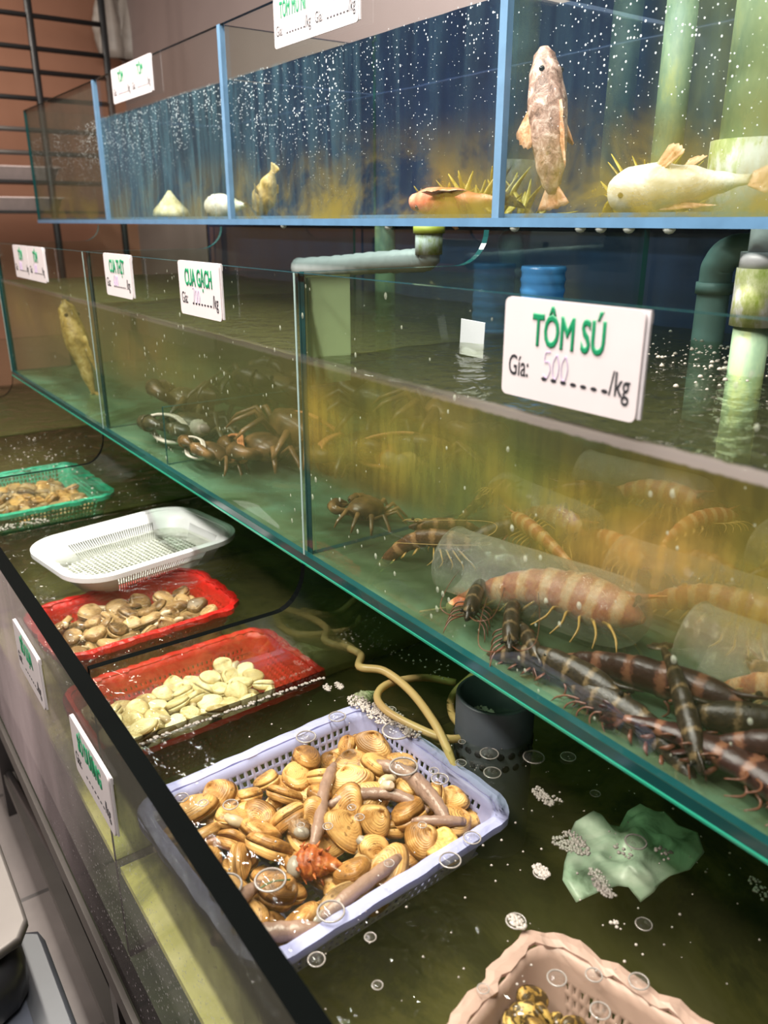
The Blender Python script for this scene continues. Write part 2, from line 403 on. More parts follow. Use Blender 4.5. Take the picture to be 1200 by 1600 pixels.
# upper tank ---------------------------------------------------------------------------
UX0, UX1, UY0, UY1 = -3.64, 0.0, 0.875, 1.30
UZ0, UZ1, UW = 0.004, 0.4025, 0.297
up = thing('glass_tank', 'upper glass tank with blue silicone seams and misted front', 'fish tank', ((UX0 + UX1) / 2, (UY0 + UY1) / 2, -0.01))
pane_front(UX0, UX1, UZ0, UZ1, UY0, 0.010, GLASS_FRONT, m_film_upper(), EDGE, 'front_pane', up)
MB().box((UX0, UY0, -0.008), (UX1, UY1, UZ0 - 0.0005)).build('base_pane', [UP_FLOOR], up)
MB().box((-2.757, UY1 - 0.01, UZ0), (UX1, UY1, 0.385)).build('back_pane', [NAVY], up)
MB().box((UX0, UY1 - 0.01, UZ0), (-2.7575, UY1, 0.385)).build('back_pane', [GLASS_PART], up)
for x in (UX0, -1.855, -0.947, UX1 - 0.012):
    MB().prism([(UY0 + 0.011, UZ0), (UY0 + 0.011, UZ1), (UY1 - 0.011, UZ1), (UY1 - 0.011, UZ0)], 0.01, 'x', x, 0, 1).build('partition', [GLASS_PART, EDGE], up)
MB().prism([(UY0 + 0.011, UZ0), (UY0 + 0.011, 0.30), (UY1 - 0.011, 0.30), (UY1 - 0.011, UZ0)], 0.01, 'x', -2.763, 0, 1).build('mirror_partition', [NAVY, EDGE], up)  # navy reflection of the back put into this clear partition's colour
for x in (-2.757, -1.849, -0.941, 0.0):
    MB().box((x - 0.009, UY0 - 0.001, UZ0), (x + 0.006, UY0 + 0.0108, UZ1)).build('silicone_seam', [SILICONE], up)
b = MB().box((UX0, UY0 - 0.002, -0.0085), (UX1, UY0 + 0.002, 0.004)); b.build('base_seam', [SILICONE_DARK], up)
MB().box((UX0, UY0 + 0.011, UZ0), (UX1, UY0 + 0.02, UZ0 + 0.006)).build('base_seam', [SILICONE_DARK], up)
# drips hanging under the base
b = MB()
for x in (-0.78, -0.745, -0.70, -0.64, -0.905, -1.22, -1.6):
    b.ball((x, UY0 + 0.004, -0.0085), (0.009, 0.006, 0.007), 10, 5)
o = b.build('water_drops', [plain('water_drop', (0.75, 0.8, 0.75), 0.05, trans=0.5)]); tag(o, 'water drops hanging under the upper tank base', 'water drops', kind='stuff')

# ------------------------------------------------------------------ water
def water(name, label, spans, y0, y1, z, zb, amp, mats, step=0.012):
    b = MB()
    for x0, x1 in spans:
        nx, ny = int((x1 - x0) / step), int((y1 - y0) / step)
        g = [[b.b.verts.new((x0 + (x1 - x0) * i / nx, y0 + (y1 - y0) * j / ny,
              z + amp * (noise.noise(Vector((i * step * 9, j * step * 9, 1.3 + x0))) + 0.5 * noise.noise(Vector((i * step * 22, j * step * 22, 7.1)))))) for j in range(ny + 1)] for i in range(nx + 1)]
        for i in range(nx):
            for j in range(ny):
                b.b.faces.new((g[i][j], g[i + 1][j], g[i + 1][j + 1], g[i][j + 1])).smooth = True
        if zb is None: continue
        edge = [g[i][0] for i in range(nx)] + [g[nx][j] for j in range(ny)] + [g[i][ny] for i in range(nx, 0, -1)] + [g[0][j] for j in range(ny, 0, -1)]
        low_ = [b.b.verts.new((v.co.x, v.co.y, zb)) for v in edge]; n = len(edge)
        for i in range(n): b.b.faces.new((edge[i], low_[i], low_[(i + 1) % n], edge[(i + 1) % n])).material_index = 1
        b.b.faces.new(low_[::-1]).material_index = 1
    o = b.build(name, mats, recalc=zb is not None); return tag(o, label, 'water', kind='stuff')
water('water', 'rippled dark green water in the lower tank around the baskets', [(-3.787, -2.852), (-2.837, -1.908), (-1.893, -0.967), (-0.952, -0.014)], LY0 + 0.0235, LY1 - 0.014, LW, LB + 0.001, 0.0012, WATER_LOW)
water('water', 'choppy olive water in the middle tank over the prawns', [(-2.847, -1.908), (-1.893, -0.967), (-0.952, -0.014)], MY0 + 0.0115, MY1 - 0.013, MW, MZ0 + 0.001, 0.0035, WATER_MID)
water('water', 'still water behind the misted front of the upper tank', [(-2.751, -1.857), (-1.843, -0.949), (-0.935, -0.014)], UY0 + 0.021, UY1 - 0.0115, UW, None, 0.0015, WATER_UP, 0.03)

# ------------------------------------------------------------------ steel stand, floor things
STEEL = plain('brushed_steel', (0.13, 0.115, 0.105), 0.5, 0.6, 0.15, 12)
STEEL_DK = plain('dark_steel', (0.10, 0.09, 0.09), 0.4, 0.7, 0.2, 12)
BLACKP = plain('black_plastic', (0.012, 0.012, 0.013), 0.32, 0.0, 0.3, 20)
st = thing('steel_stand', 'steel frame standing on the tiles that carries the low front tank', 'stand', (-1.43, 0.72, FL))
MB().box((-2.9, 0.186, -1.085), (0.02, 0.226, -1.043)).build('front_rail', [STEEL], st)
MB().box((-2.9, 1.21, -1.085), (0.02, 1.25, -1.043)).build('back_rail', [STEEL], st)
for x in (-2.86, -1.92, -0.98, -0.02):
    for y in (0.19, 1.215):
        MB().box((x - 0.018, y, FL), (x + 0.018, y + 0.034, -1.085)).build('leg', [STEEL_DK], st)
    MB().box((x - 0.012, 0.226, -1.07), (x + 0.012, 1.21, -1.05)).build('crossbar', [STEEL_DK], st)
MB().box((-2.84, 0.195, FL + 0.10), (0.0, 0.22, FL + 0.125)).build('lower_rail', [STEEL], st)
for x0, x1 in ((-2.86, -1.92), (-1.92, -0.98)):
    MB().tube([(x0, 0.207, FL + 0.12), (x1, 0.207, -1.085)], 0.009, 6).build('brace', [STEEL_DK], st)

# weighing scale in the aisle
sca = thing('weighing_scale', 'black weighing scale with a steel plate beside the low front tank', 'scale', (-0.93, -0.08, FL))
def rrect(L, W, r, n):
    """n points spaced evenly around a rounded rectangle"""
    sx, sy = L / 2 - r, W / 2 - r
    segs = [2 * sy, PI / 2 * r, 2 * sx, PI / 2 * r] * 2; tot = sum(segs); out = []
    for i in range(n):
        d = tot * i / n; k = 0
        while d > segs[k]: d -= segs[k]; k += 1
        a = d / r if r else 0
        out.append([(L / 2, -sy + d), (sx + r * math.cos(a), sy + r * math.sin(a)), (sx - d, W / 2), (-sx - r * math.sin(a), sy + r * math.cos(a)),
                    (-L / 2, sy - d), (-sx - r * math.cos(a), -sy - r * math.sin(a)), (-sx + d, -W / 2), (sx + r * math.sin(a), -sy - r * math.cos(a))][k])
    return out
def slab(L, W, r, z0, z1, bev, n=48, c=(0, 0)):
    return [[(c[0] + x, c[1] + y, z) for x, y in rrect(L - 2 * d, W - 2 * d, max(r - d, 0.003), n)] for d, z in ((bev, z0), (0, z0 + bev), (0, z1 - bev), (bev * 0.3, z1 - bev * 0.3), (bev, z1))]
b = MB(); b.loft(slab(0.34, 0.30, 0.035, -0.765, -0.75, 0.004, c=(-0.955, -0.07))); b.build('weighing_plate', [STEEL], sca)
b = MB(); b.loft(slab(0.30, 0.26, 0.05, -0.86, -0.768, 0.03, c=(-0.915, -0.06))); b.build('housing', [BLACKP], sca)
b = MB(); b.loft(slab(0.24, 0.22, 0.02, -0.95, -0.84, 0.006, c=(-0.775, -0.01))); b.box((-0.70, 0.085, -0.84), (-0.655, 0.10, -0.825)); b.build('keypad_housing', [plain('charcoal_plastic', (0.025, 0.027, 0.032), 0.4)], sca)
b = MB(); b.box((-0.80, -0.05, -0.8398), (-0.69, 0.06, -0.838)); b.build('display_panel', [plain('smoked_panel', (0.05, 0.055, 0.07), 0.15)], sca)
b = MB(); b.tube([(-0.93, -0.08, -0.87), (-0.93, -0.08, FL + 0.03)], 0.03, 12); b.loft(slab(0.36, 0.36, 0.03, FL, FL + 0.03, 0.006, c=(-0.93, -0.08))); b.build('column', [STEEL_DK], sca)

# ------------------------------------------------------------------ wire rack, trays and bags on the far wall
RACKM = plain('black_wire', (0.010, 0.009, 0.009), 0.45)
rk = thing('wire_rack', 'black metal wire rack by the orange-brown wall beyond the tanks', 'rack', (-4.3, 1.1, FL))
for y in (0.55, 1.115, 1.445): MB().tube([(-4.3, y, FL), (-4.3, y, 1.35)], 0.017, 8).build('post', [RACKM], rk)
for z in (1.02, 0.865, 0.735, 0.64, 0.528, 0.396, 0.297): MB().tube([(-4.3, 0.5, z), (-4.3, 1.445, z)], 0.011, 8).build('bar', [RACKM if z > 0.5 else STEEL], rk)  # lower bars in paler steel, the light on them put into colour
for z in (0.18, 0.045): MB().box((-4.55, 0.5, z - 0.012), (-4.3, 1.42, z)).build('shelf', [RACKM], rk)
PINK = plain('pinkish_white_plastic', (0.72, 0.58, 0.56), 0.5)
for z, lab in ((0.18, 'pinkish white shallow crate on the higher shelf of the black wire rack'), (0.045, 'pinkish white shallow crate on the lower shelf of the black wire rack')):
    o = thing('crate', lab, 'crate', (-4.42, 0.86, z), (0, 0, 0), 'crates on the wire rack')
    b = MB(); L, W, H = 0.22, 0.62, 0.055
    rings = [[(x * k, y * k, zz) for x, y in rrect(L, W, 0.03, 40)] for k, zz in ((0.93, 0.001), (1, H), (1.04, H), (1.04, H + 0.006), (0.97, H + 0.006), (0.9, 0.006))]
    b.loft(rings); child('tub', b.mesh('tub', [PINK]), o)
GRAYB = plain('beige_plastic_film', (0.42, 0.36, 0.31), 0.4, trans=0.3)
for k, (y, lab) in enumerate(((1.56, 'limp beige plastic bag hanging on the wall right beside the black rack post'), (1.69, 'wider beige plastic bag hanging on the wall farther from the black rack'))):
    o = thing('hanging_bag', lab, 'bag', (-4.95, y + 0.14, 1.2), (0, 0, 0), 'bags hanging on the wall')
    b = MB(); R = []
    for i in range(9):
        u = i / 8; rr = 0.02 + 0.09 * math.sin(min(1, u * 1.15) * PI * 0.62) * (0.7 + 0.3 * k)
        R.append([(0.45 * rr * math.cos(a) * (1 + 0.3 * math.sin(5 * a + k)), rr * math.sin(a) * (1 + 0.25 * math.sin(4 * a + i * 0.7)), -0.36 * u) for a in (2 * PI * j / 20 for j in range(20))])
    b.loft(R); child('bag_body', b.mesh('bag_body', [GRAYB]), o)
    b = MB(); b.tube([(0, -0.02, 0), (0, 0, 0.06), (-0.14, 0, 0.06)], 0.006, 6); child('hook', b.mesh('hook', [RACKM]), o)

# ------------------------------------------------------------------ price cards
CARD = plain('card_white', (0.60, 0.54, 0.55), 0.4, var=0.03, scale=40)
CARD_SIDE = plain('card_acrylic', (0.62, 0.58, 0.60), 0.3)
GREEN = plain('print_green', (0.0, 0.21, 0.085), 0.5, var=0.03)
INK = plain('print_black', (0.02, 0.02, 0.025), 0.5)
PEN = plain('purple_pen', (0.42, 0.30, 0.52), 0.6)
def text_mesh(body, size, sx, bold, mat, align='CENTER', depth=0.00025, slant=0.0):
    cu = bpy.data.curves.new('text', 'FONT'); cu.body = body; cu.size = size; cu.align_x = align; cu.align_y = 'CENTER'
    cu.bevel_depth = bold * size; cu.bevel_resolution = 0; cu.extrude = depth; cu.shear = slant; cu.resolution_u = 3
    o = bpy.data.objects.new('text', cu); C.objects.link(o)
    dg = bpy.context.evaluated_depsgraph_get(); dg.update()
    me = bpy.data.meshes.new_from_object(o.evaluated_get(dg))
    bpy.data.objects.remove(o); bpy.data.curves.remove(cu)
    me.transform(Matrix.Rotation(PI / 2, 4, 'X') @ Matrix.Diagonal((sx, 1, 0.4, 1)))
    me.materials.clear(); me.materials.append(mat)
    return me
def scrawl(kind):
    """hand-written digits as pen strokes, in card coordinates (x, z), one unit high"""
    D = {'5': [[(0.45, 1), (0.1, 0.95), (0.05, 0.6), (0.35, 0.62), (0.48, 0.3), (0.25, 0.0), (0.0, 0.12)]],
         '0': [[(0.3, 0.95), (0.05, 0.6), (0.1, 0.1), (0.35, 0.05), (0.48, 0.5), (0.3, 0.95)]],
         '6': [[(0.4, 1), (0.1, 0.6), (0.08, 0.15), (0.35, 0.02), (0.42, 0.35), (0.1, 0.35)]],
         '7': [[(0.02, 0.95), (0.45, 1), (0.2, 0.0)]], '1': [[(0.1, 0.75), (0.28, 1), (0.2, 0.0)]], '4': [[(0.3, 1), (0.0, 0.35), (0.5, 0.4)], [(0.4, 0.7), (0.35, 0.0)]], '.': []}
    out = []; x = 0
    for ch in kind:
        for s in D[ch]: out.append([(x + p[0], p[1]) for p in s])
        x += 0.62
    return out
def card(x0, x1, z0, z1, y, label, columns, back=True, tilt=0.0):
    """a card hung on the glass front: columns = [(title, hand-written price)]"""
    W, H = x1 - x0, z1 - z0
    o = thing('price_card', label, 'price card', ((x0 + x1) / 2, y, z0), (0, tilt, 0), 'price cards on the tanks')
    b = MB(); b.loft([[(x, yy, z + H / 2) for x, z in rrect(W, H, 0.006, 200)] for yy in (0, -0.0022)])
    child('face', b.mesh('face', [CARD]), o)
    if back:
        b = MB(); b.box((-W / 2 + 0.004, 0.0001, 0.003), (W / 2 + 0.003, 0.0026, H)); b.box((-W / 2 + 0.004, 0.0026, H - 0.01), (W / 2 + 0.003, 0.0036, H - 0.002))
        child('acrylic_holder', b.mesh('acrylic_holder', [CARD_SIDE]), o)
    n = len(columns)
    for k, (title, price, sx) in enumerate(columns):
        cx = -W / 2 + W * (k + 0.5) / n; cw = W / n
        child('title_lettering', text_mesh(title, H * 0.43, sx * 0.9, 0.032, GREEN), o, (cx, -0.0024, H * 0.69))
        child('price_lettering', text_mesh('Gía:', H * 0.30, 0.62 * min(1, cw / 0.155 + 0.05), 0.006, INK, 'LEFT'), o, (cx - cw * 0.45, -0.0024, H * 0.31))
        child('price_lettering', text_mesh('.......', H * 0.30, 1.95 * cw / 0.155, 0.006, INK, 'LEFT'), o, (cx - cw * 0.19, -0.0024, H * 0.31))
        child('price_lettering', text_mesh('/kg', H * 0.32, 0.62, 0.010, INK, 'RIGHT'), o, (cx + cw * 0.45, -0.0024, H * 0.31))
        if price:
            b = MB(); h = H * 0.26; px = cx - cw * 0.16; kx = 0.7 * cw / 0.155
            for s in scrawl(price):
                b.tube(smooth_path([(px + p[0] * h * kx, -0.0024, H * 0.25 + p[1] * h) for p in s], 4), 0.00042, 4)
            child('handwriting', b.mesh('handwriting', [PEN]), o)
    if n == 2:
        b = MB(); b.box((-0.0004, -0.0026, 0.004), (0.0004, -0.0022, H - 0.004)); child('dividing_line', b.mesh('dividing_line', [CARD_SIDE]), o)
    return o
ys = MY0 - 0.004
card(-0.556, -0.401, -0.154, -0.065, ys, 'white card with green TÔM SÚ hung on the near middle tank', [('TÔM SÚ', '500', 0.66)])
card(-1.340, -1.180, -0.147, -0.061, ys, 'white card with green CUA GẠCH hung on the crab tank', [('CUA GẠCH', '700', 0.62)])
card(-1.735, -1.580, -0.143, -0.061, ys, 'white card with green CUA THỊT hung left of the CUA GẠCH card', [('CUA THỊT', '600', 0.60)])
card(-2.548, -2.220, -0.149, -0.063, ys, 'wide blurred white card on the far end of the middle tank', [('TÔM', '400', 0.62), ('TÔM', '500', 0.62)])
card(-2.562, -2.255, 0.316, 0.404, UY0 - 0.004, 'wide blurred white card on the far end of the upper tank', [('TÔM', '100', 0.62), ('TÔM', '160', 0.62)])
card(-1.587, -1.294, 0.316, 0.404, UY0 - 0.004, 'wide white card with green TÔM MŨ NI on the upper tank rim', [('TÔM MŨ NI', '1000', 0.55), ('TÔM', '1650', 0.62)])
card(-0.975, -0.815, -0.693, -0.606, LY0 - 0.004, 'white card with SÒ DƯƠNG on the low front glass', [('SÒ DƯƠNG', '', 0.55)])
card(-1.30, -1.14, -0.693, -0.604, LY0 - 0.004, 'white card with SÒ LỤA on the low front glass by the brown clams', [('SÒ LỤA', '', 0.62)])

# ------------------------------------------------------------------ baskets
def perforate(bm, faces, t):
    bm.normal_update()
    r = bmesh.ops.inset_individual(bm, faces=faces, thickness=t, use_even_offset=True)
    bmesh.ops.delete(bm, geom=faces, context='FACES_ONLY')
def basket(name, label, loc, rz, L, W, H, r, mat, n=104, rows=6, taper=0.022, bar=0.0028, rim=0.014, wave=0.0, cell=0.012, solid_top=1, corner=True, group=None, cat='basket', fuzz=0.0, slit=False):
    root = thing(name, label, cat, loc, (0, 0, math.radians(rz)), group)
    def jig(i, k=0.0): return wave * (math.sin(i * 2 * PI / n * 17 + k) * 0.6 + math.sin(i * 2 * PI / n * 29 + 2 + k) * 0.5) + fuzz * random.uniform(-1, 1)
    # wall
    b = MB(); bm = b.b; loops = []
    for k in range(rows + 1):
        d = taper * k / rows; z = H * (1 - k / rows)
        pts = rrect(L - 2 * d, W - 2 * d, max(r - d * 0.5, 0.008), n)
        loops.append([bm.verts.new((x + jig(i, k) * 0.4, y + jig(i, k + 1) * 0.4, z)) for i, (x, y) in enumerate(pts)])
    holes = []
    segs = [W - 2 * r, PI / 2 * r, L - 2 * r, PI / 2 * r] * 2; tot = sum(segs)
    def in_corner(i):
        d = tot * (i + 0.5) / n; k = 0
        while d > segs[k]: d -= segs[k]; k += 1
        return k % 2 == 1
    for k in range(rows):
        for i in range(n):
            j = (i + 1) % n
            f = bm.faces.new((loops[k][i], loops[k + 1][i], loops[k + 1][j], loops[k][j])); f.smooth = True
            if k >= solid_top and not (corner and in_corner(i)): holes.append(f)
    perforate(bm, holes, bar)
    wl = child('wall', b.mesh('wall', [mat], False), root)
    md = wl.modifiers.new('thickness', 'SOLIDIFY'); md.thickness = 0.0022; md.offset = 0
    # base lattice
    b = MB(); bm = b.b; L2, W2 = L - 2 * taper, W - 2 * taper; nx, ny = max(4, int(L2 / cell)), max(4, int(W2 / cell)); rr = max(r - taper * 0.5, 0.008)
    def inside(x, y):
        qx, qy = abs(x) - (L2 / 2 - rr), abs(y) - (W2 / 2 - rr)
        return math.hypot(max(qx, 0), max(qy, 0)) + min(max(qx, qy), 0) <= rr
    vs = {}; fs = []
    def V(i, j):
        if (i, j) not in vs: vs[i, j] = bm.verts.new((-L2 / 2 + L2 * i / nx, -W2 / 2 + W2 * j / ny, 0.001))
        return vs[i, j]
    for i in range(nx):
        for j in range(ny):
            if inside(-L2 / 2 + L2 * (i + 0.5) / nx, -W2 / 2 + W2 * (j + 0.5) / ny): fs.append(bm.faces.new((V(i, j), V(i + 1, j), V(i + 1, j + 1), V(i, j + 1))))
    perforate(bm, fs, bar)
    bs = child('base', b.mesh('base', [mat], False), root)
    md = bs.modifiers.new('thickness', 'SOLIDIFY'); md.thickness = 0.0022; md.offset = 0
    # rim flange
    b = MB(); rings = []
    outer = rrect(L + 2 * rim, W + 2 * rim, r + rim, n); inner = rrect(L, W, r, n)
    P = [(0, H - 0.002), (0, H + 0.002), (0.5, H + 0.0035), (1, H + 0.002), (1, H - 0.008), (0.86, H - 0.008), (0.84, H - 0.002)]
    for i in range(n):
        a, c = inner[i], outer[i]; w1, w2 = jig(i), jig(i, 1.3)
        rings.append([(a[0] + (c[0] - a[0]) * u + (c[0] - a[0]) / rim * (w1 if u < 0.3 else w2) , a[1] + (c[1] - a[1]) * u + (c[1] - a[1]) / rim * (w1 if u < 0.3 else w2), z + 0.3 * w1) for u, z in P])
    rings.append(rings[0]); b.loft(rings, False)
    for f in b.b.faces: f.smooth = False
    bmesh.ops.remove_doubles(b.b, verts=b.b.verts, dist=1e-6)
    child('rim', b.mesh('rim', [mat]), root)
    return root
LAV = plain('lavender_plastic', (0.52, 0.52, 0.86), 0.35, var=0.06, scale=12, trans=0.25)
RED = plain('red_plastic', (0.62, 0.008, 0.010), 0.35, var=0.25, scale=25, trans=0.2, bump=0.5, bscale=90)
WHITE = plain('white_plastic', (0.78, 0.80, 0.80), 0.35, var=0.05, trans=0.15)
TURQ = plain('turquoise_net', (0.03, 0.50, 0.34), 0.45, var=0.2, scale=20, trans=0.2)
ROSE = plain('pale_pink_plastic', (0.60, 0.40, 0.36), 0.35, var=0.1, scale=16, trans=0.25)
zb = LW - 0.008
basket('basket', 'lavender plastic basket of tan clams in the low tank', (-0.703, 0.410, zb - 0.072), 3, 0.285, 0.345, 0.072, 0.03, LAV, 108, 6, wave=0.0011, rim=0.016, bar=0.0026)
basket('basket', 'red tub of pale surf clams against the glass partition', (-1.106, 0.415, zb - 0.112), 2, 0.225, 0.355, 0.078, 0.035, RED, 120, 7, wave=0.0012, fuzz=0.0018, rim=0.013, bar=0.0032, solid_top=2)
basket('basket', 'red tub of brown cockles beyond the partition, under the white basket', (-1.385, 0.410, zb - 0.080), 3, 0.215, 0.330, 0.074, 0.045, RED, 120, 7, wave=0.0015, fuzz=0.0025, rim=0.013, bar=0.0034, solid_top=2)
basket('basket', 'empty white basket with slotted base floating in the low tank', (-1.605, 0.495, -0.694), 9, 0.255, 0.350, 0.056, 0.065, WHITE, 190, 3, taper=0.030, rim=0.017, bar=0.0013, cell=0.010, solid_top=1)
basket('basket', 'turquoise net basket of mixed clams at the far end of the low tank', (-2.26, 0.44, zb - 0.085), 2, 0.36, 0.29, 0.080, 0.03, TURQ, 120, 7, wave=0.002, fuzz=0.002, rim=0.018, bar=0.0022)
basket('basket', 'pale pink basket at the near end of the low tank', (-0.282, 0.420, zb - 0.075), 14, 0.225, 0.20, 0.075, 0.030, ROSE, 90, 6, wave=0.0035, rim=0.016, bar=0.0032, solid_top=2)

# ------------------------------------------------------------------ shellfish
def m_shell(name, light, mid_, dark, mottle=0.0):
    t = NT(name)
    ring = t.n('Attribute', {'attribute_name': 't'}, out=2)
    rnd = t.n('ObjectInfo', out=5)
    off = t.n('CombineXYZ', i0=t.math('MULTIPLY', rnd, 7.0), i1=t.math('MULTIPLY', rnd, 3.0), i2=rnd)
    vec = t.n('VectorMath', {'operation': 'ADD'}, i0=t.coord(), i1=off)
    blot = t.noise(34, vec, 5, 0.62, 0.6)
    f = t.mr(blot, 0.28, 0.72)
    c1 = t.ramp(f, (0.10, mid_), (0.42, light), (0.9, tuple(min(1, x * 1.15) for x in light)))
    c2 = t.ramp(f, (0.15, tuple((a + b) / 2 for a, b in zip(dark, mid_))), (0.5, mid_), (0.85, light))
    c3 = t.ramp(f, (0.2, tuple(x * 0.5 for x in dark)), (0.5, dark), (0.8, mid_))
    c = t.mixc(t.mr(rnd, 0.30, 0.62), c1, c2)
    c = t.mixc(t.math('MULTIPLY', t.mr(rnd, 0.86, 0.93), 0.7), c, c3)
    line = t.math('SINE', t.math('ADD', t.math('MULTIPLY', ring, 58.0), t.math('MULTIPLY', t.noise(60, vec, 3), 4.0)))
    line = t.math('MULTIPLY', t.mr(line, 0.35, 0.95), t.mr(t.noise(24, vec, 3), 0.50, 0.66, 0.0, 0.75))
    c = t.mixc(line, c, dark)
    spots = t.mr(t.noise(150, vec, 1), 0.68 - mottle * 0.2, 0.71 - mottle * 0.18, 0, 0.6 + 0.35 * mottle)
    c = t.mixc(spots, c, dark)
    h = t.math('ADD', t.math('SINE', t.math('MULTIPLY', ring, 80.0)), t.math('MULTIPLY', blot, 4.0))
    return t.done(t.n('BsdfPrincipled', Base_Color=c, Roughness=0.36, Specular_IOR_Level=0.45, Normal=t.bump(h, 0.16, 0.002)))
SH_TAN = m_shell('tan_shell', (0.60, 0.34, 0.125), (0.38, 0.175, 0.05), (0.10, 0.042, 0.014))
SH_BROWN = m_shell('brown_shell', (0.42, 0.27, 0.13), (0.24, 0.135, 0.06), (0.07, 0.036, 0.016))
SH_PALE = m_shell('pale_yellow_shell', (0.82, 0.70, 0.45), (0.66, 0.50, 0.26), (0.40, 0.26, 0.11))
FLESH = plain('clam_flesh', (0.55, 0.42, 0.28), 0.25, var=0.2, scale=60)
FLESH_GREY = plain('grey_flesh', (0.32, 0.27, 0.23), 0.25, var=0.25, scale=60)
def valve_mesh(name, L, W, H, mat, beak=-0.12, egg=0.25, seed=0, rings=11, seg=30):
    b = MB(); lay = b.attr(); rnd = random.Random(seed)
    ax, ay = beak * L, 0.43 * W
    R = []
    for i in range(rings + 1):
        s = (i + 0.15) / (rings + 0.15); ring = []
        for j in range(seg):
            a = 2 * PI * j / seg
            ox = L / 2 * math.cos(a) * (1 - 0.10 * math.sin(a)); oy = W / 2 * math.sin(a) * (1 + egg * 0.25 * math.cos(a)) + (0.10 * W * max(0, math.sin(a)) ** 6)
            x = ax + (ox - ax) * s; y = ay + (oy - ay) * s
            z = H * math.sqrt(max(0, 1 - s ** 2.3)) * (0.42 + 0.58 * s ** 0.5)
            ring.append((x + 0.012 * L * noise.noise(Vector((a, s * 3, seed))), y, z + 0.05 * H * noise.noise(Vector((x * 60, y * 60, seed)))))
        R.append(ring)
    b.loft(R, True, tv=[(i + 0.15) / (rings + 0.15) for i in range(rings + 1)])
    return b.mesh(name, [mat])
def siphon_mesh(L, mat, k):
    b = MB(); b.tube(smooth_path([(0, 0, 0), (L * 0.5, L * 0.1 * k, 0.1 * L), (L, -0.15 * L * k, 0.0)], 4), [L * 0.22] * 3 + [L * 0.25] * 3 + [L * 0.2] * 2 + [L * 0.12], 10)
    return b.mesh('siphon', [mat])
def clam_proto(label, group, L, W, H, mat, seed, gap=0.0, siphon=None, name='clam'):
    me = valve_mesh('valve', L, W, H, mat, -0.10 + 0.04 * (seed % 3), 0.3 - 0.2 * (seed % 4), seed)
    o = thing(name, label, 'clam', (0, 0, -5), group=group)
    child('valve', me, o, (0, 0, 0.0004), (gap, 0, 0))
    child('valve', me, o, (0, 0, -0.0004), (-gap, 0, 0), (1, 1, -1))
    if siphon: child('siphon', siphon_mesh(L * 0.5, siphon, seed % 2), o, (L * 0.34, -W * 0.08, 0))
    return o
def pile(protos, cx, cy, rz, L, W, z0, spacing, layers, lift, rnd, tilt=0.7, avoid=(), limit=400, dome=0.0):
    """settle copies of the prototypes inside a rotated rectangle, layer on layer"""
    used = [False] * len(protos); done = []
    ca, sa = math.cos(math.radians(rz)), math.sin(math.radians(rz))
    for ly in range(layers):
        spots = []
        for _ in range(900):
            u, v = rnd.uniform(-L / 2, L / 2), rnd.uniform(-W / 2, W / 2)
            if all((u - p) ** 2 + (v - q) ** 2 > spacing ** 2 for p, q in spots): spots.append((u, v))
        for u, v in spots:
            if len(done) >= limit: break
            x, y = cx + ca * u - sa * v, cy + sa * u + ca * v
            z = z0 + ly * lift + rnd.uniform(-0.003, 0.004) + dome * (1 - (2 * u / L) ** 2) * (1 - (2 * v / W) ** 2)
            if ly == layers - 1 and any((x - ax) ** 2 + (y - ay) ** 2 < ar ** 2 for ax, ay, ar in avoid): continue
            rot = (rnd.gauss(0, tilt), rnd.gauss(0, tilt * 0.6), rnd.uniform(0, 2 * PI))
            k = rnd.randrange(len(protos)); s = rnd.uniform(0.82, 1.18)
            if not used[k]:
                used[k] = True; o = protos[k]; o.location = (x, y, z); o.rotation_euler = rot; o.scale = (s, s, s)
            else: o = dup(protos[k], (x, y, z), rot, scale=(s, s, s))
            done.append(o)
    for k, p in enumerate(protos):
        if not used[k]:
            for c in list(p.children): bpy.data.objects.remove(c)
            bpy.data.objects.remove(p)
    return done
R1 = random.Random(3)
LG = 'tan clams heaped in the lavender basket'
tl = 'tan clam with fine ridges in the heap in the lavender basket'
protos = [clam_proto(tl, LG, 0.052, 0.036, 0.0150, SH_TAN, 1), clam_proto(tl, LG, 0.060, 0.035, 0.0145, SH_TAN, 2), clam_proto(tl, LG, 0.046, 0.036, 0.0165, SH_TAN, 5), clam_proto(tl, LG, 0.055, 0.033, 0.0155, SH_TAN, 6),
          clam_proto('tan clam with its fleshy foot out in the lavender basket', 'tan clams with the foot out', 0.054, 0.035, 0.0145, SH_TAN, 3, 0.12, FLESH),
          clam_proto('gaping brown clam in the heap in the lavender basket', 'gaping brown clams in the lavender basket', 0.053, 0.034, 0.013, SH_BROWN, 4, 0.16, FLESH_GREY)]
pile(protos, -0.703, 0.410, 3, 0.240, 0.305, zb - 0.043, 0.0325, 2, 0.0190, R1, 0.62, avoid=((-0.640, 0.355, 0.035), (-0.700, 0.372, 0.018), (-0.583, 0.500, 0.026)), dome=0.010)
R2 = random.Random(5)
cl = 'pale yellow surf clam in the red tub against the partition'
protos = [clam_proto(cl, 'surf clams in the red tub', 0.042, 0.032, 0.010, SH_PALE, 11), clam_proto(cl, 'surf clams in the red tub', 0.038, 0.032, 0.011, SH_PALE, 12), clam_proto(cl, 'surf clams in the red tub', 0.045, 0.031, 0.010, SH_PALE, 13, 0.1, FLESH)]
pile(protos, -1.112, 0.395, 2, 0.150, 0.265, zb - 0.084, 0.0275, 2, 0.014, R2, 0.5)
R3 = random.Random(9)
cl = 'brown ridged cockle in the red tub below the white basket'
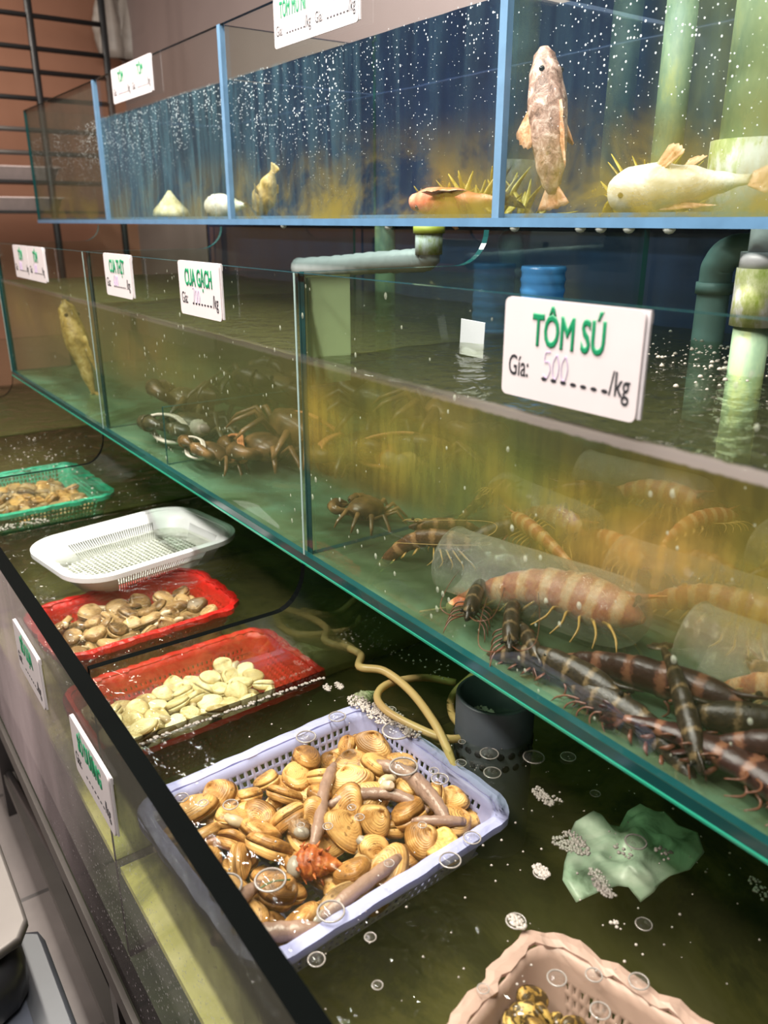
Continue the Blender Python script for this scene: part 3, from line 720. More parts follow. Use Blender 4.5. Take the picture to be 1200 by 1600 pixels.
protos = [clam_proto(cl, 'cockles in the far red tub', 0.044, 0.036, 0.014, SH_BROWN, 21, name='cockle'), clam_proto(cl, 'cockles in the far red tub', 0.048, 0.034, 0.013, SH_BROWN, 22, name='cockle'), clam_proto(cl, 'cockles in the far red tub', 0.042, 0.037, 0.014, SH_BROWN, 23, 0.1, FLESH, name='cockle')]
pile(protos, -1.385, 0.402, 3, 0.145, 0.255, zb - 0.050, 0.0315, 2, 0.017, R3, 0.5, dome=0.008)
R4 = random.Random(12)
cl = 'dark brown clam in the turquoise net basket'
protos = [clam_proto(cl, 'clams in the turquoise basket', 0.05, 0.038, 0.013, SH_BROWN, 31), clam_proto(cl, 'clams in the turquoise basket', 0.046, 0.036, 0.013, SH_TAN, 32)]
pile(protos, -2.26, 0.44, 2, 0.27, 0.20, zb - 0.055, 0.034, 2, 0.016, R4, 0.5, dome=0.006)
R5 = random.Random(15)
MOTTLE = m_shell('mottled_golden_shell', (0.62, 0.40, 0.12), (0.36, 0.20, 0.05), (0.05, 0.028, 0.012), 1.0)
cl = 'small mottled golden shell in the pale pink basket'
protos = [clam_proto(cl, 'mottled shells in the pink basket', 0.027, 0.021, 0.009, MOTTLE, 41), clam_proto(cl, 'mottled shells in the pink basket', 0.030, 0.020, 0.009, MOTTLE, 42)]
pile(protos, -0.30, 0.405, 14, 0.14, 0.12, zb - 0.050, 0.018, 4, 0.010, R5, 0.8, dome=0.02)

# peanut worms lying over the clams
WORM = plain('mauve_worm_skin', (0.30, 0.185, 0.150), 0.28, var=0.25, scale=55, bump=0.25, bscale=160)
wz = LW - 0.0135
def worm(label, pts, r, bulge=0.0):
    p = smooth_path([(x, y, wz + dz) for x, y, dz in pts], 7); n = len(p)
    rad = [r * (0.55 + 0.45 * min(1, 6 * i / n, 6 * (n - i) / n)) * (1 + 0.07 * math.sin(i * 1.9)) + bulge * math.exp(-((i / n - 0.55) / 0.2) ** 2) for i in range(n)]
    c = Vector((sum(v.x for v in p) / n, sum(v.y for v in p) / n, wz - r))
    b = MB(); b.tube([v - c for v in p], rad, 12)
    b.ball(p[-1] - c, (rad[-1], rad[-1], rad[-1]), 10, 5); b.ball(p[0] - c, (rad[0], rad[0], rad[0]), 10, 5)
    o = bpy.data.objects.new('peanut_worm', b.mesh('peanut_worm', [WORM])); C.objects.link(o); o.location = c
    return tag(o, label, 'worm', 'peanut worms in the lavender basket')
worm('mauve peanut worm crossing the clams upright in the middle of the lavender basket', [(-0.772, 0.468, 0), (-0.752, 0.448, 0.003), (-0.724, 0.422, 0.004), (-0.692, 0.398, 0.002), (-0.661, 0.370, -0.002)], 0.0080)
worm('mauve peanut worm lying sideways behind the striped clam in the basket centre', [(-0.711, 0.422, -0.002), (-0.706, 0.450, 0.002), (-0.692, 0.478, 0.002), (-0.672, 0.502, 0.0), (-0.637, 0.518, -0.006)], 0.0078)
worm('thick mauve peanut worm along the far right wall of the lavender basket', [(-0.755, 0.508, -0.006), (-0.728, 0.523, 0.001), (-0.697, 0.536, 0.002), (-0.660, 0.534, 0.002), (-0.628, 0.530, 0.001), (-0.600, 0.524, -0.003)], 0.0085, 0.003)
worm('short peanut worm beside the orange oyster by the right wall of the basket', [(-0.628, 0.492, -0.003), (-0.610, 0.510, 0.001), (-0.592, 0.540, -0.002)], 0.0062)
worm('short peanut worm near the front glass in the left of the lavender basket', [(-0.606, 0.226, -0.004), (-0.632, 0.246, 0.001), (-0.644, 0.284, 0.0)], 0.0085)
worm('plump grey-mauve peanut worm at the near end of the lavender basket', [(-0.607, 0.222, -0.003), (-0.590, 0.252, 0.001), (-0.575, 0.280, 0.001), (-0.556, 0.314, -0.001)], 0.0100)
worm('pink peanut worm tucked along the near wall of the lavender basket', [(-0.572, 0.330, -0.006), (-0.580, 0.385, -0.002), (-0.590, 0.440, -0.004)], 0.0080)

# spiky red whelk, wrinkled orange oyster, blunt snail
def m_simple_shell(name, a, b_, c_, sc_=60, rough=0.35, bump=0.6):
    t = NT(name); f = t.noise(sc_, None, 6, 0.65, 1.0)
    return t.done(t.n('BsdfPrincipled', Base_Color=t.ramp(f, (0.3, a), (0.5, b_), (0.7, c_)), Roughness=rough, Normal=t.bump(f, bump, 0.004)))
REDSH = m_simple_shell('rust_red_shell', (0.10, 0.015, 0.006), (0.38, 0.085, 0.02), (0.55, 0.22, 0.06))
ORSH = m_simple_shell('orange_oyster_shell', (0.30, 0.14, 0.04), (0.68, 0.38, 0.10), (0.82, 0.55, 0.22), 90)
GRNSH = m_simple_shell('green_white_shell', (0.10, 0.12, 0.05), (0.40, 0.44, 0.26), (0.68, 0.70, 0.50), 40)
def spiral_shell(name, label, cat, loc, rot, L, R, mat, spikes=0, turns=0):
    o = thing(name, label, cat, loc, rot)
    b = MB(); rings = []; n = 22
    for i in range(26):
        u = i / 25
        prof = R * (math.sin(PI * min(1, u * 1.25 + 0.02)) ** 0.8 if u < 0.4 else (1 - (u - 0.4) / 0.6) ** 0.85 * 0.98 + 0.02) * (1 + 0.07 * math.sin(u * 46))
        rings.append([(L * (u - 0.4), prof * math.cos(a) * (1 + 0.10 * math.cos(9 * a + u * 20)), prof * 0.85 * math.sin(a) * (1 + 0.10 * math.cos(9 * a + u * 20))) for a in (2 * PI * j / n for j in range(n))])
    b.loft(rings); child('spire', b.mesh('spire', [mat]), o)
    if spikes:
        b = MB()
        for k in range(spikes):
            a = 2.4 * k; u = -0.25 + 0.6 * (k / spikes); q = Vector((L * u, R * 0.85 * math.cos(a), R * 0.75 * math.sin(a)))
            b.tube([q, q + Vector((0.004, 0.0075 * math.cos(a), 0.0075 * math.sin(a)))], [0.0026, 0.0004], 6)
        child('spines', b.mesh('spines', [mat]), o)
    b = MB(); b.ball((-L * 0.28, -R * 0.35, R * 0.1), (R * 0.55, R * 0.7, R * 0.5), 12, 6); child('opening', b.mesh('opening', [FLESH_GREY]), o)
    return o
spiral_shell('whelk', 'rust-red spiny whelk lying on the tan clams in the lavender basket', 'shell', (-0.645, 0.358, LW - 0.020), (0.4, 0, 0.85), 0.062, 0.0195, REDSH, 16)
spiral_shell('moon_snail', 'blunt brown snail shell beside the upright worm in the lavender basket', 'shell', (-0.702, 0.374, LW - 0.020), (0.2, 0.2, 2.4), 0.036, 0.015, m_simple_shell('brown_snail_shell', (0.07, 0.03, 0.012), (0.25, 0.13, 0.06), (0.42, 0.27, 0.15)))
spiral_shell('horn_snail', 'pale green ribbed horn shell floating beyond the lavender basket', 'shell', (-0.875, 0.585, LW - 0.010), (0, 0.1, 1.9), 0.058, 0.015, GRNSH)
o = thing('oyster', 'wrinkled orange oyster by the right corner of the lavender basket', 'oyster', (-0.583, 0.500, LW - 0.026), (0.2, -0.1, 0.7))
child('valve', valve_mesh('valve', 0.046, 0.042, 0.010, ORSH, 0, 0.3, 77), o); child('valve', valve_mesh('valve', 0.046, 0.042, 0.006, ORSH, 0, 0.3, 78), o, scale=(1, 1, -1))
# frayed seaweed sprig pinned under the near clams
b = MB(); b.tube(smooth_path([(-0.632, 0.285, LW - 0.006), (-0.630, 0.30, LW - 0.003), (-0.622, 0.318, LW - 0.004)], 5), 0.0011, 5)
o = b.build('seaweed_sprig', [plain('sprig_green', (0.05, 0.10, 0.02), 0.5)]); tag(o, 'thin green sprig lying on a clam in the lavender basket', 'seaweed')

# ------------------------------------------------------------------ bubbles, foam, hose, standpipe and other things in the low water
BUB = None
t = NT('bubble_film'); fr = t.n('LayerWeight', i0=0.35)
BUB = t.done(t.mixs(t.math('MULTIPLY', t.n('LayerWeight', out=1, i0=0.22), 0.5, True), t.n('BsdfTransparent', i0=(1, 1, 1)), t.mixs(0.3, t.n('BsdfGlossy', Color=(1, 1, 1), Roughness=0.02), t.n('BsdfDiffuse', i0=(0.5, 0.46, 0.42)))))
FOAM = plain('foam_white', (0.56, 0.50, 0.44), 0.2, var=0.2, scale=200, trans=0.3)
RB = random.Random(21)
b = MB()
def bubble(x, y, r, inner=True):
    b.ball((x, y, LW), (r, r, r * 0.55), 16, 5, zmin=0.0)
    b.tube([(x + r * math.cos(a), y + r * math.sin(a), LW + 0.0008) for a in (2 * PI * i / 20 for i in range(21))], r * 0.07 + 0.0002, 5, cap=False, mi=1)
    if inner:
        for _ in range(5):
            a, q = RB.uniform(0, 2 * PI), r * RB.uniform(0.2, 0.65); b.ball((x + q * math.cos(a), y + q * math.sin(a), LW + 0.0005), r * RB.uniform(0.14, 0.3), 8, 4, zmin=0.0)
BUBBLES = [(-0.859,0.251,0.0072),(-0.812,0.271,0.0085),(-0.787,0.289,0.0061),(-0.765,0.315,0.0091),(-0.831,0.46,0.0133),(-0.847,0.521,0.012),(-0.651,0.255,0.0173),(-0.63,0.298,0.0166),(-0.556,0.329,0.014),(-0.655,0.431,0.0059),(-0.701,0.531,0.0182),(-0.654,0.554,0.0109),(-0.671,0.558,0.0063),(-0.551,0.518,0.0101),(-0.539,0.475,0.0119),(-0.77,0.571,0.0201),(-0.816,0.593,0.0087),(-0.675,0.433,0.0052),(-0.664,0.392,0.0058),(-0.515,0.287,0.0083),(-0.506,0.344,0.0058),(-0.656,0.641,0.0122),(-0.624,0.617,0.0111),(-0.616,0.684,0.0138),(-0.59,0.722,0.0099),(-0.663,0.597,0.0072),(-0.697,0.628,0.0049),(-0.358,0.579,0.0082),(-0.467,0.544,0.0084),(-0.436,0.476,0.01),(-0.437,0.667,0.0119),(-0.42,0.583,0.0063),(-0.348,0.492,0.0077),(-0.366,0.461,0.0089),(-0.319,0.521,0.0091),(-0.32,0.468,0.0088),(-0.398,0.397,0.0056),(-0.458,0.319,0.005),(-0.684,0.367,0.0044),(-0.575,0.417,0.0056),(-0.601,0.484,0.0051),(-0.52,0.694,0.0063)]      # x, y and radius in metres on the water
for x, y, r in BUBBLES: bubble(x, y, r)
o = b.build('bubbles', [BUB, plain('bubble_rim', (0.30, 0.27, 0.24), 0.08, spec=0.9)], recalc=False); tag(o, 'clear ringed bubbles sitting on the water of the lower tank', 'bubbles', kind='stuff')
b = MB()
def froth(pts, n, spread, rmin, rmax):
    for _ in range(n):
        x, y = RB.choice(pts); a, q = RB.uniform(0, 2 * PI), spread * math.sqrt(RB.random())
        b.ball((x + q * math.cos(a) * 1.3, y + q * math.sin(a) * 0.8, LW + 0.0004), RB.uniform(rmin, rmax), 6, 3, zmin=0.0)
for i in range(150):                                        # line of froth where the water laps the partition
    y = 0.245 + (0.56 - 0.245) * RB.random() ** 0.8
    b.ball((-0.951 + abs(RB.gauss(0, 0.0022)), y, LW + 0.0005), RB.uniform(0.0010, 0.0030), 8, 4, zmin=0.0)
for pp, n, sp in ((((-0.842, 0.571), (-0.813, 0.569), (-0.821, 0.585), (-0.859, 0.566), (-0.791, 0.586), (-0.762, 0.587)), 520, 0.017), (((-0.483, 0.596), (-0.483, 0.613), (-0.469, 0.607)), 200, 0.011), (((-0.469, 0.546),), 90, 0.009), (((-0.435, 0.476),), 70, 0.008), (((-0.748, 0.694), (-0.732, 0.705)), 160, 0.011), (((-0.56, 0.639), (-0.548, 0.635)), 110, 0.01), (((-0.428, 0.59), (-0.411, 0.583)), 120, 0.01), (((-0.914, 0.567), (-0.92, 0.55)), 80, 0.008), (((-0.974, 0.695), (-0.916, 0.704), (-0.868, 0.719), (-1.018, 0.672)), 60, 0.03), (((-0.323, 0.722), (-0.307, 0.714)), 30, 0.01), (((-0.375, 0.555), (-0.54, 0.647)), 20, 0.006), (((-0.436, 0.645), (-0.405, 0.679)), 30, 0.01)):  # the widest-spread cluster is lamp glints on the ripples, built as specks
    froth(pp, n, sp, 0.0010, 0.0026)
for _ in range(240):
    x, y = RB.uniform(-0.90, -0.12), RB.uniform(0.25, 0.75)
    if (x + 0.703) ** 2 < 0.155 ** 2 and (y - 0.41) ** 2 < 0.19 ** 2 and RB.random() < 0.8: continue
    b.ball((x, y, LW + 0.0004), RB.uniform(0.0006, 0.0018), 6, 3, zmin=0.0)
for _ in range(260):
    x, y = RB.uniform(-2.8, -1.92), RB.uniform(0.25, 0.8); b.ball((x, y, LW + 0.0004), RB.choice((0.001, 0.0015, 0.002, 0.003)), 6, 3, zmin=0.0)
for _ in range(70):
    x, y = RB.gauss(-1.935, 0.012), RB.uniform(0.25, 0.40); b.ball((min(-1.912, x), y, LW + 0.0004), RB.uniform(0.002, 0.005), 6, 3, zmin=0.0)
o = b.build('foam', [FOAM], recalc=False); tag(o, 'white foam flecks and lamp glints drifting on the dark green water of the lower tank', 'foam', kind='stuff')

HOSE = plain('yellowed_hose', (0.74, 0.53, 0.22), 0.3, var=0.15, scale=10, trans=0.35)
o = thing('air_hose', 'soft yellow air hose looping over the water beyond the lavender basket', 'hose', (-0.80, 0.62, LW))
hp = [(-0.995, 0.64, LW + 0.004), (-0.955, 0.635, LW + 0.012), (-0.915, 0.606, LW + 0.020), (-0.880, 0.628, LW + 0.022), (-0.818, 0.632, LW + 0.016), (-0.745, 0.618, LW + 0.008), (-0.700, 0.605, LW - 0.004), (-0.665, 0.592, LW - 0.012), (-0.62, 0.60, LW - 0.03)]
b = MB(); b.tube(smooth_path([(x, y, z) for x, y, z in hp], 7), 0.0062, 10); b.build('tube', [HOSE], o)
hp = [(-0.830, 0.730, LW - 0.010), (-0.865, 0.690, LW - 0.004), (-0.868, 0.628, LW + 0.006), (-0.848, 0.592, LW + 0.008), (-0.810, 0.582, LW + 0.007), (-0.760, 0.596, LW + 0.002), (-0.720, 0.620, LW - 0.004), (-0.716, 0.652, LW - 0.008), (-0.765, 0.668, LW - 0.008), (-0.80, 0.700, LW - 0.004), (-0.80, 0.75, LW + 0.02)]
b = MB(); b.tube(smooth_path(hp, 7), 0.0058, 10); b.build('tube', [HOSE], o)
PGREY = plain('grey_pvc', (0.055, 0.065, 0.075), 0.4, var=0.15)
o = thing('standpipe', 'grey perforated standpipe in the low tank under the prawn tank edge', 'pipe', (-0.70, 0.69, LZ0))
b = MB(); rr = 0.055
b.loft([[(rr * k * math.cos(a), rr * k * math.sin(a), z) for a in (2 * PI * i / 36 for i in range(36))] for k, z in ((1, 0), (1, 0.41), (0.97, 0.412), (0.90, 0.412), (0.90, 0.30))], cap=False)
child('sleeve', b.mesh('sleeve', [PGREY]), o)
b = MB()
for row, z in enumerate((0.345, 0.325)):
    for i in range(22):
        a = 2 * PI * (i + 0.5 * row) / 22; c_, s_ = math.cos(a), math.sin(a); M = Matrix.Rotation(a, 3, 'Z')
        b.ball((rr * c_, rr * s_, z), (0.0014, 0.0056, 0.0056), 10, 6, rot=M)
child('drain_holes', b.mesh('drain_holes', [plain('hole_black', (0.004, 0.004, 0.004), 0.6)]), o)
# added sheet standing in for a pale green reflection on the near water
t = NT('added_reflection_sheet'); f = t.noise(16, None, 5, 0.6, 1.2)
SHEET = t.done(t.n('BsdfPrincipled', Base_Color=t.ramp(f, (0.32, (0.22, 0.32, 0.22)), (0.48, (0.52, 0.68, 0.54)), (0.72, (0.80, 0.90, 0.78))), Roughness=0.3))
b = MB(); N_ = 26; g = []
for i in range(N_ + 1):
    for_row = []
    for j in range(25):
        a = 2 * PI * j / 24; q = 0.075 * i / N_ * (1 + 0.28 * math.sin(2 * a + 0.6) + 0.16 * math.sin(5 * a))
        x, y = q * math.cos(a) * 0.85, q * math.sin(a) * 1.25
        for_row.append((x, y, 0.022 * noise.noise(Vector((x * 32, y * 32, 3.0))) - 0.012 * (i / N_) ** 2))
    g.append(for_row[:-1])
b.loft(g, False)
o = bpy.data.objects.new('plastic_sheet', b.mesh('plastic_sheet', [SHEET])); C.objects.link(o); o.location = (-0.478, 0.715, LW - 0.055); o.rotation_euler = (0, 0, 0.5)  # added stand-in for the pale green reflection, no real plastic
md = o.modifiers.new('thickness', 'SOLIDIFY'); md.thickness = 0.001
tag(o, 'added pale green sheet standing in for a reflection on the near water of the low tank', 'plastic sheet')
# ------------------------------------------------------------------ prawns
def m_prawn(name, dark, light, tip, bands=42.0, mot=0.35, lo=0.30, hi=0.95):
    t = NT(name)
    u = t.n('Attribute', {'attribute_name': 't'}, out=2)
    wv = t.mr(t.math('SINE', t.math('ADD', t.math('MULTIPLY', u, bands), t.math('MULTIPLY', t.noise(45), 2.2))), lo, hi)
    nz = t.noise(60, None, 5)
    f = t.math('ADD', t.math('MULTIPLY', wv, 1 - mot), t.math('MULTIPLY', nz, mot), True)
    c = t.ramp(f, (0.18, dark), (0.55, light), (0.9, tip))
    return t.done(t.n('BsdfPrincipled', Base_Color=c, Roughness=0.28, Normal=t.bump(nz, 0.25, 0.003)))
PR_DARK = m_prawn('dark_striped_prawn', (0.014, 0.010, 0.007), (0.065, 0.042, 0.019), (0.22, 0.145, 0.07), 42.0, 0.55, 0.55, 1.0)
PR_RED = m_prawn('maroon_prawn', (0.030, 0.010, 0.008), (0.10, 0.035, 0.022), (0.20, 0.085, 0.045))
PR_BROWN = m_prawn('brown_striped_prawn', (0.075, 0.032, 0.014), (0.26, 0.125, 0.05), (0.46, 0.26, 0.12), 42.0, 0.5)
PR_ORANGE = m_prawn('orange_striped_prawn', (0.50, 0.11, 0.06), (0.82, 0.36, 0.14), (0.92, 0.66, 0.42), 50.0, 0.55, -0.3, 0.8)
LEG_RED = plain('red_brown_legs', (0.13, 0.045, 0.022), 0.35, var=0.3)
LEG_YEL = plain('yellow_legs', (0.58, 0.36, 0.10), 0.35, var=0.25)
EYE_B = plain('prawn_eye', (0.01, 0.008, 0.006), 0.1)
prawn_parts = {}
def prawn_meshes(key, curl, mat, legm, tuck=1.0):
    """body along +x (head at +x), one unit long"""
    def sp(u): return Vector((u - 0.5, 0, 0.02 - curl * max(0, 0.62 - u) ** 2 * 1.8 - 0.05 * curl * max(0, u - 0.62)))
    b = MB(); lay = b.attr(); R = []; T = []
    prof = [(0.0, .020), (0.06, .032), (0.2, .052), (0.35, .066), (0.5, .076), (0.6, .080), (0.72, .086), (0.82, .080), (0.9, .060), (0.96, .034), (1.0, .012)]
    def rad(u):
        for (a, x), (c, y) in zip(prof, prof[1:]):
            if u <= c: return x + (y - x) * (u - a) / (c - a)
        return prof[-1][1]
    m = 58
    for i in range(m + 1):
        u = i / m; r = rad(u); seg = (u * 10.5) % 1
        if 0.05 < u < 0.6: r *= 0.93 + 0.11 * (1 - seg)
        p = sp(u); d = (sp(min(1, u + .01)) - sp(max(0, u - .01))).normalized(); nrm = Vector((-d.z, 0, d.x))
        R.append([p + Vector((0, 1, 0)) * (r * 0.80 * math.cos(a)) + nrm * (r * 1.15 * math.sin(a) * (0.85 if math.sin(a) < 0 else 1)) for a in (2 * PI * j / 14 for j in range(14))]); T.append(u)
    b.loft(R, True, tv=T)
    h = sp(0.9)
    b.loft([[(h.x + dx, y * s, h.z + 0.055 + dz + z * s) for y, z in ((0.014, 0), (0, 0.02), (-0.014, 0), (0, -0.014))] for dx, dz, s in ((-0.12, 0, 1), (0.02, 0.012, 0.9), (0.16, 0.05, 0.15))], True, tv=[0.9, 0.95, 1.0])
    t0 = sp(0.0); d0 = (sp(0.0) - sp(0.05)).normalized()
    for k, a in enumerate((-0.75, -0.36, 0.0, 0.36, 0.75)):
        L_ = 0.13 if k != 2 else 0.10; dirv = (d0 * math.cos(a) + Vector((0, 1, 0)) * math.sin(a)); side = Vector((-dirv.y, dirv.x, 0))
        b.loft([[t0 + dirv * (L_ * q) + side * (wd * math.cos(s)) + Vector((0, 0, 0.006 * math.sin(s) - 0.012 * q * abs(a))) for s in (2 * PI * j / 8 for j in range(8))] for q, wd in ((0, .012), (.35, .026), (.75, .030), (1, .008))], True, tv=[0.0, 0.02, 0.05, 0.09])
    body = b.mesh('body', [mat])
    legs = []
    for k in range(5):
        u = 0.62 + 0.055 * k; q = sp(u)
        for s in (-1, 1):
            g = MB(); rr = rad(u)
            g.tube(smooth_path([(q.x, s * rr * 0.5, q.z - rr * 0.8), (q.x + 0.02 + 0.015 * k, s * (rr + 0.05 * tuck) * (0.5 + 0.5 * tuck), q.z - rr * 1.0), (q.x + 0.05 + 0.03 * (k - 1), s * (rr + 0.08 * tuck) * (0.5 + 0.5 * tuck), q.z - rr * 1.5), (q.x + 0.02 + 0.05 * (k - 1), s * (rr + 0.09 * tuck) * (0.5 + 0.5 * tuck), q.z - rr * 2.1)], 3), [0.007] * 4 + [0.0055] * 4 + [0.003] * 2, 6)
            legs.append(g.mesh('leg', [legm]))
    fins = []
    for k in range(4):
        u = 0.16 + 0.105 * k; q = sp(u); g = MB(); rr = rad(u)
        for s in (-1, 1): g.tube([(q.x, s * rr * 0.45, q.z - rr * 0.8), (q.x - 0.02, s * rr * 0.75, q.z - rr * 1.3), (q.x - 0.045, s * rr * 0.7, q.z - rr * 1.75)], [0.011, 0.015, 0.004], 6, flat=0.45)
        fins.append(g.mesh('swimmeret', [legm]))
    ants = []
    for s in (-1, 1):
        g = MB(); q = sp(0.97)
        g.tube(smooth_path([(q.x, s * 0.02, q.z + 0.02), (q.x + 0.15, s * 0.10, q.z + 0.09), (q.x + 0.10, s * 0.20, q.z + 0.12), (q.x - 0.25, s * 0.22, q.z + 0.09), (q.x - 0.65, s * 0.20, q.z + 0.05)], 5), [0.0042] * 8 + [0.003] * 13, 5); ants.append(g.mesh('antenna', [legm]))
    eyes = []
    for s in (-1, 1):
        g = MB(); q = sp(0.94); g.tube([(q.x, s * 0.02, q.z + 0.035), (q.x + 0.02, s * 0.045, q.z + 0.055)], 0.008, 6, cap=True); g.ball((q.x + 0.024, s * 0.05, q.z + 0.058), 0.016, 8, 6); eyes.append(g.mesh('eye', [EYE_B]))
    prawn_parts[key] = (body, legs, fins, ants, eyes)
prawn_meshes('dark', 0.55, PR_DARK, LEG_RED); prawn_meshes('tucked', 0.30, PR_DARK, LEG_RED, 0.1); prawn_meshes('red', 0.22, PR_RED, LEG_RED, 0.1); prawn_meshes('brown', 0.8, PR_BROWN, LEG_YEL); prawn_meshes('orange', 0.30, PR_ORANGE, LEG_YEL)
def prawn(key, label, loc, rot, size, group=None, few=False):
    body, legs, fins, ants, eyes = prawn_parts[key]
    o = thing('prawn', label, 'prawn', loc, rot, group); o.scale = (size,) * 3
    child('body', body, o)
    for m_ in legs: child('leg', m_, o)
    for m_ in fins: child('swimmeret', m_, o)
    for m_ in eyes: child('eye', m_, o)
    if not few:
        for m_ in ants: child('antenna', m_, o)
    return o
R = math.radians
# 165-200 mm long, resting on the tank base at MZ0
PG = 'loose tiger prawns on the base of the prawn tank'
prawn('brown', 'brown striped prawn lying at the far corner of the prawn tank', (-0.835, 0.660, -0.425), (R(8), 0, R(-52 + 90)), 0.165, PG)
prawn('dark', 'dark striped prawn pointing at the front glass left of the bottle mouth', (-0.672, 0.622, -0.432), (R(-5), R(4), R(-52)), 0.150, PG)
prawn('dark', 'dark prawn with red legs just below the mouth of the bottle', (-0.600, 0.612, -0.430), (R(10), R(8), R(-46)), 0.150, PG)
def near(key, label, x, y, z, rx, ry, rz, size): prawn(key, label, (x, y, z), (R(rx), R(ry), R(rz)), size, PG, few=True)
near('tucked', 'black-banded prawn lying along the front glass of the prawn tank', -0.500, 0.576, -0.440, -14, 2, 3, 0.185)
near('red', 'long maroon prawn lying behind the black-banded one', -0.425, 0.622, -0.432, 10, -2, 11, 0.235)
near('red', 'maroon prawn with red-pink belly lying on its side by the near front glass', -0.300, 0.578, -0.436, -80, 0, -4, 0.190)
near('tucked', 'grey-brown prawn slanting over the others between the near prawns', -0.365, 0.600, -0.418, 8, 26, -38, 0.150)
near('tucked', 'dark prawn behind the slanting one, head toward the glass', -0.280, 0.650, -0.428, 8, 4, -150, 0.190)
near('red', 'maroon prawn in the nearest corner of the prawn tank', -0.165, 0.578, -0.432, 20, 0, 176, 0.185)
near('tucked', 'dark prawn lying low against the glass under the black-banded one', -0.395, 0.574, -0.447, 30, 0, -178, 0.170)
near('red', 'maroon prawn lying on top of the near heap', -0.235, 0.612, -0.408, -20, -4, 14, 0.200)
near('brown', 'brown prawn lying under the near plastic bottle', -0.300, 0.705, -0.432, 0, 0, 160, 0.170)
near('tucked', 'dark prawn at the near end behind the heap', -0.165, 0.665, -0.425, 0, 0, 20, 0.190)
near('tucked', 'dark prawn tucked between the bottle and the black-banded prawn', -0.565, 0.598, -0.440, 10, 0, -30, 0.135)
hz = random.Random(31)
spots = [(-0.845, 0.740), (-0.79, 0.79), (-0.72, 0.775), (-0.88, 0.84), (-0.77, 0.88), (-0.66, 0.86), (-0.55, 0.90), (-0.46, 0.94), (-0.62, 1.00), (-0.80, 1.02), (-0.38, 1.02), (-0.29, 0.93), (-0.20, 0.86), (-0.24, 1.05), (-0.52, 1.08), (-0.70, 1.10), (-0.13, 0.74), (-0.33, 1.12)]
for i, (x, y) in enumerate(spots):
    prawn(('brown', 'dark', 'orange')[i % 3], 'blurred prawn in the heap at the back of the prawn tank', (x, y, MZ0 + 0.035 + 0.03 * hz.random()), (hz.uniform(-0.8, 0.8), hz.uniform(-0.3, 0.3), hz.uniform(0, 6.28)), hz.uniform(0.15, 0.19), 'prawns heaped at the back', few=True)

# clear plastic bottles, cut open, each with a prawn inside
t = NT('crinkled_clear_plastic')
nb = t.bump(t.noise(40, None, 5, 0.7, 1.5), 0.9, 0.006)
lw_ = t.math('ADD', t.math('MULTIPLY', t.n('LayerWeight', out=1, i0=0.5, Normal=nb), 0.75), 0.07)
CLEARP = t.done(t.mixs(lw_, t.n('BsdfTransparent', i0=(0.94, 0.96, 0.93)), t.mixs(0.45, t.n('BsdfGlossy', Color=(1, 1, 1), Roughness=0.08, Normal=nb), t.n('BsdfDiffuse', i0=(0.62, 0.62, 0.52)))))
def bottle(label, a, c, r, seed, group='bottles in the prawn tank'):
    """mouth end a, closed end c"""
    a, c = Vector(a), Vector(c); d = c - a; L = d.length; rot = d.to_track_quat('X', 'Z').to_euler()
    o = thing('plastic_bottle', label, 'bottle', (a + c) / 2, rot, group)
    b = MB(); n = 32; rings = []
    for k, (u, q) in enumerate(((0, 1.0), (0.01, 1.02), (0.03, 1.0), (0.12, 0.99), (0.2, 1.0), (0.3, 0.985), (0.42, 1.0), (0.55, 0.985), (0.7, 1.0), (0.84, 0.98), (0.92, 0.90), (0.97, 0.70), (1.0, 0.40), (0.985, 0.1))):
        rings.append([((u - 0.5) * L, r * q * math.cos(s) * (1 + 0.02 * math.sin(3 * s + seed + 4 * u)), r * q * math.sin(s) * (1 + 0.03 * math.sin(2 * s + seed))) for s in (2 * PI * j / n for j in range(n))])
    b.loft(rings, False)
    sh = child('bottle_body', b.mesh('bottle_body', [CLEARP]), o)
    b = MB(); b.tube([((-0.5) * L, r * 1.01 * math.cos(s), r * 1.01 * math.sin(s)) for s in (2 * PI * j / 30 for j in range(31))], 0.0012, 5, cap=False)
    child('cut_lip', b.mesh('cut_lip', [CLEARP]), o)
    return o, rot
def bottled(label, plabel, a, c, r, seed, size, key='orange', flip=False, roll=0.0, fat=1.2):
    o, rot = bottle(label, a, c, r, seed)
    m = (Vector(a) + Vector(c)) / 2; d = (Vector(c) - Vector(a)).normalized()
    e = (Matrix.LocRotScale(None, rot.to_quaternion(), None).to_3x3() @ Matrix.Rotation(roll, 3, 'X')).to_euler()
    q = prawn(key, plabel, m + d * 0.008 + Vector((0, 0, -0.004)), e, size, 'prawns kept in bottles', few=True)
    q.scale = (size, size * fat, size * fat)
bottled('clear cut bottle holding an orange striped prawn, nearest the front glass', 'orange striped prawn inside the clear bottle nearest the front glass', (-0.742, 0.640, -0.418), (-0.482, 0.700, -0.418), 0.043, 1, 0.245, roll=R(-35), fat=1.28)
bottled('clear bottle lying behind the mouth of the front bottle', 'orange prawn inside the bottle behind the front bottle', (-0.90, 0.88, -0.42), (-0.69, 0.86, -0.42), 0.038, 2, 0.18)
bottled('clear bottle at the near end of the prawn tank', 'orange prawn inside the near end bottle', (-0.425, 0.705, -0.420), (-0.18, 0.735, -0.420), 0.045, 3, 0.215)
bottled('clear bottle right behind the front bottle with an amber prawn', 'amber prawn inside the bottle right behind the front one', (-0.60, 0.80, -0.42), (-0.36, 0.83, -0.42), 0.042, 4, 0.20, key='orange')
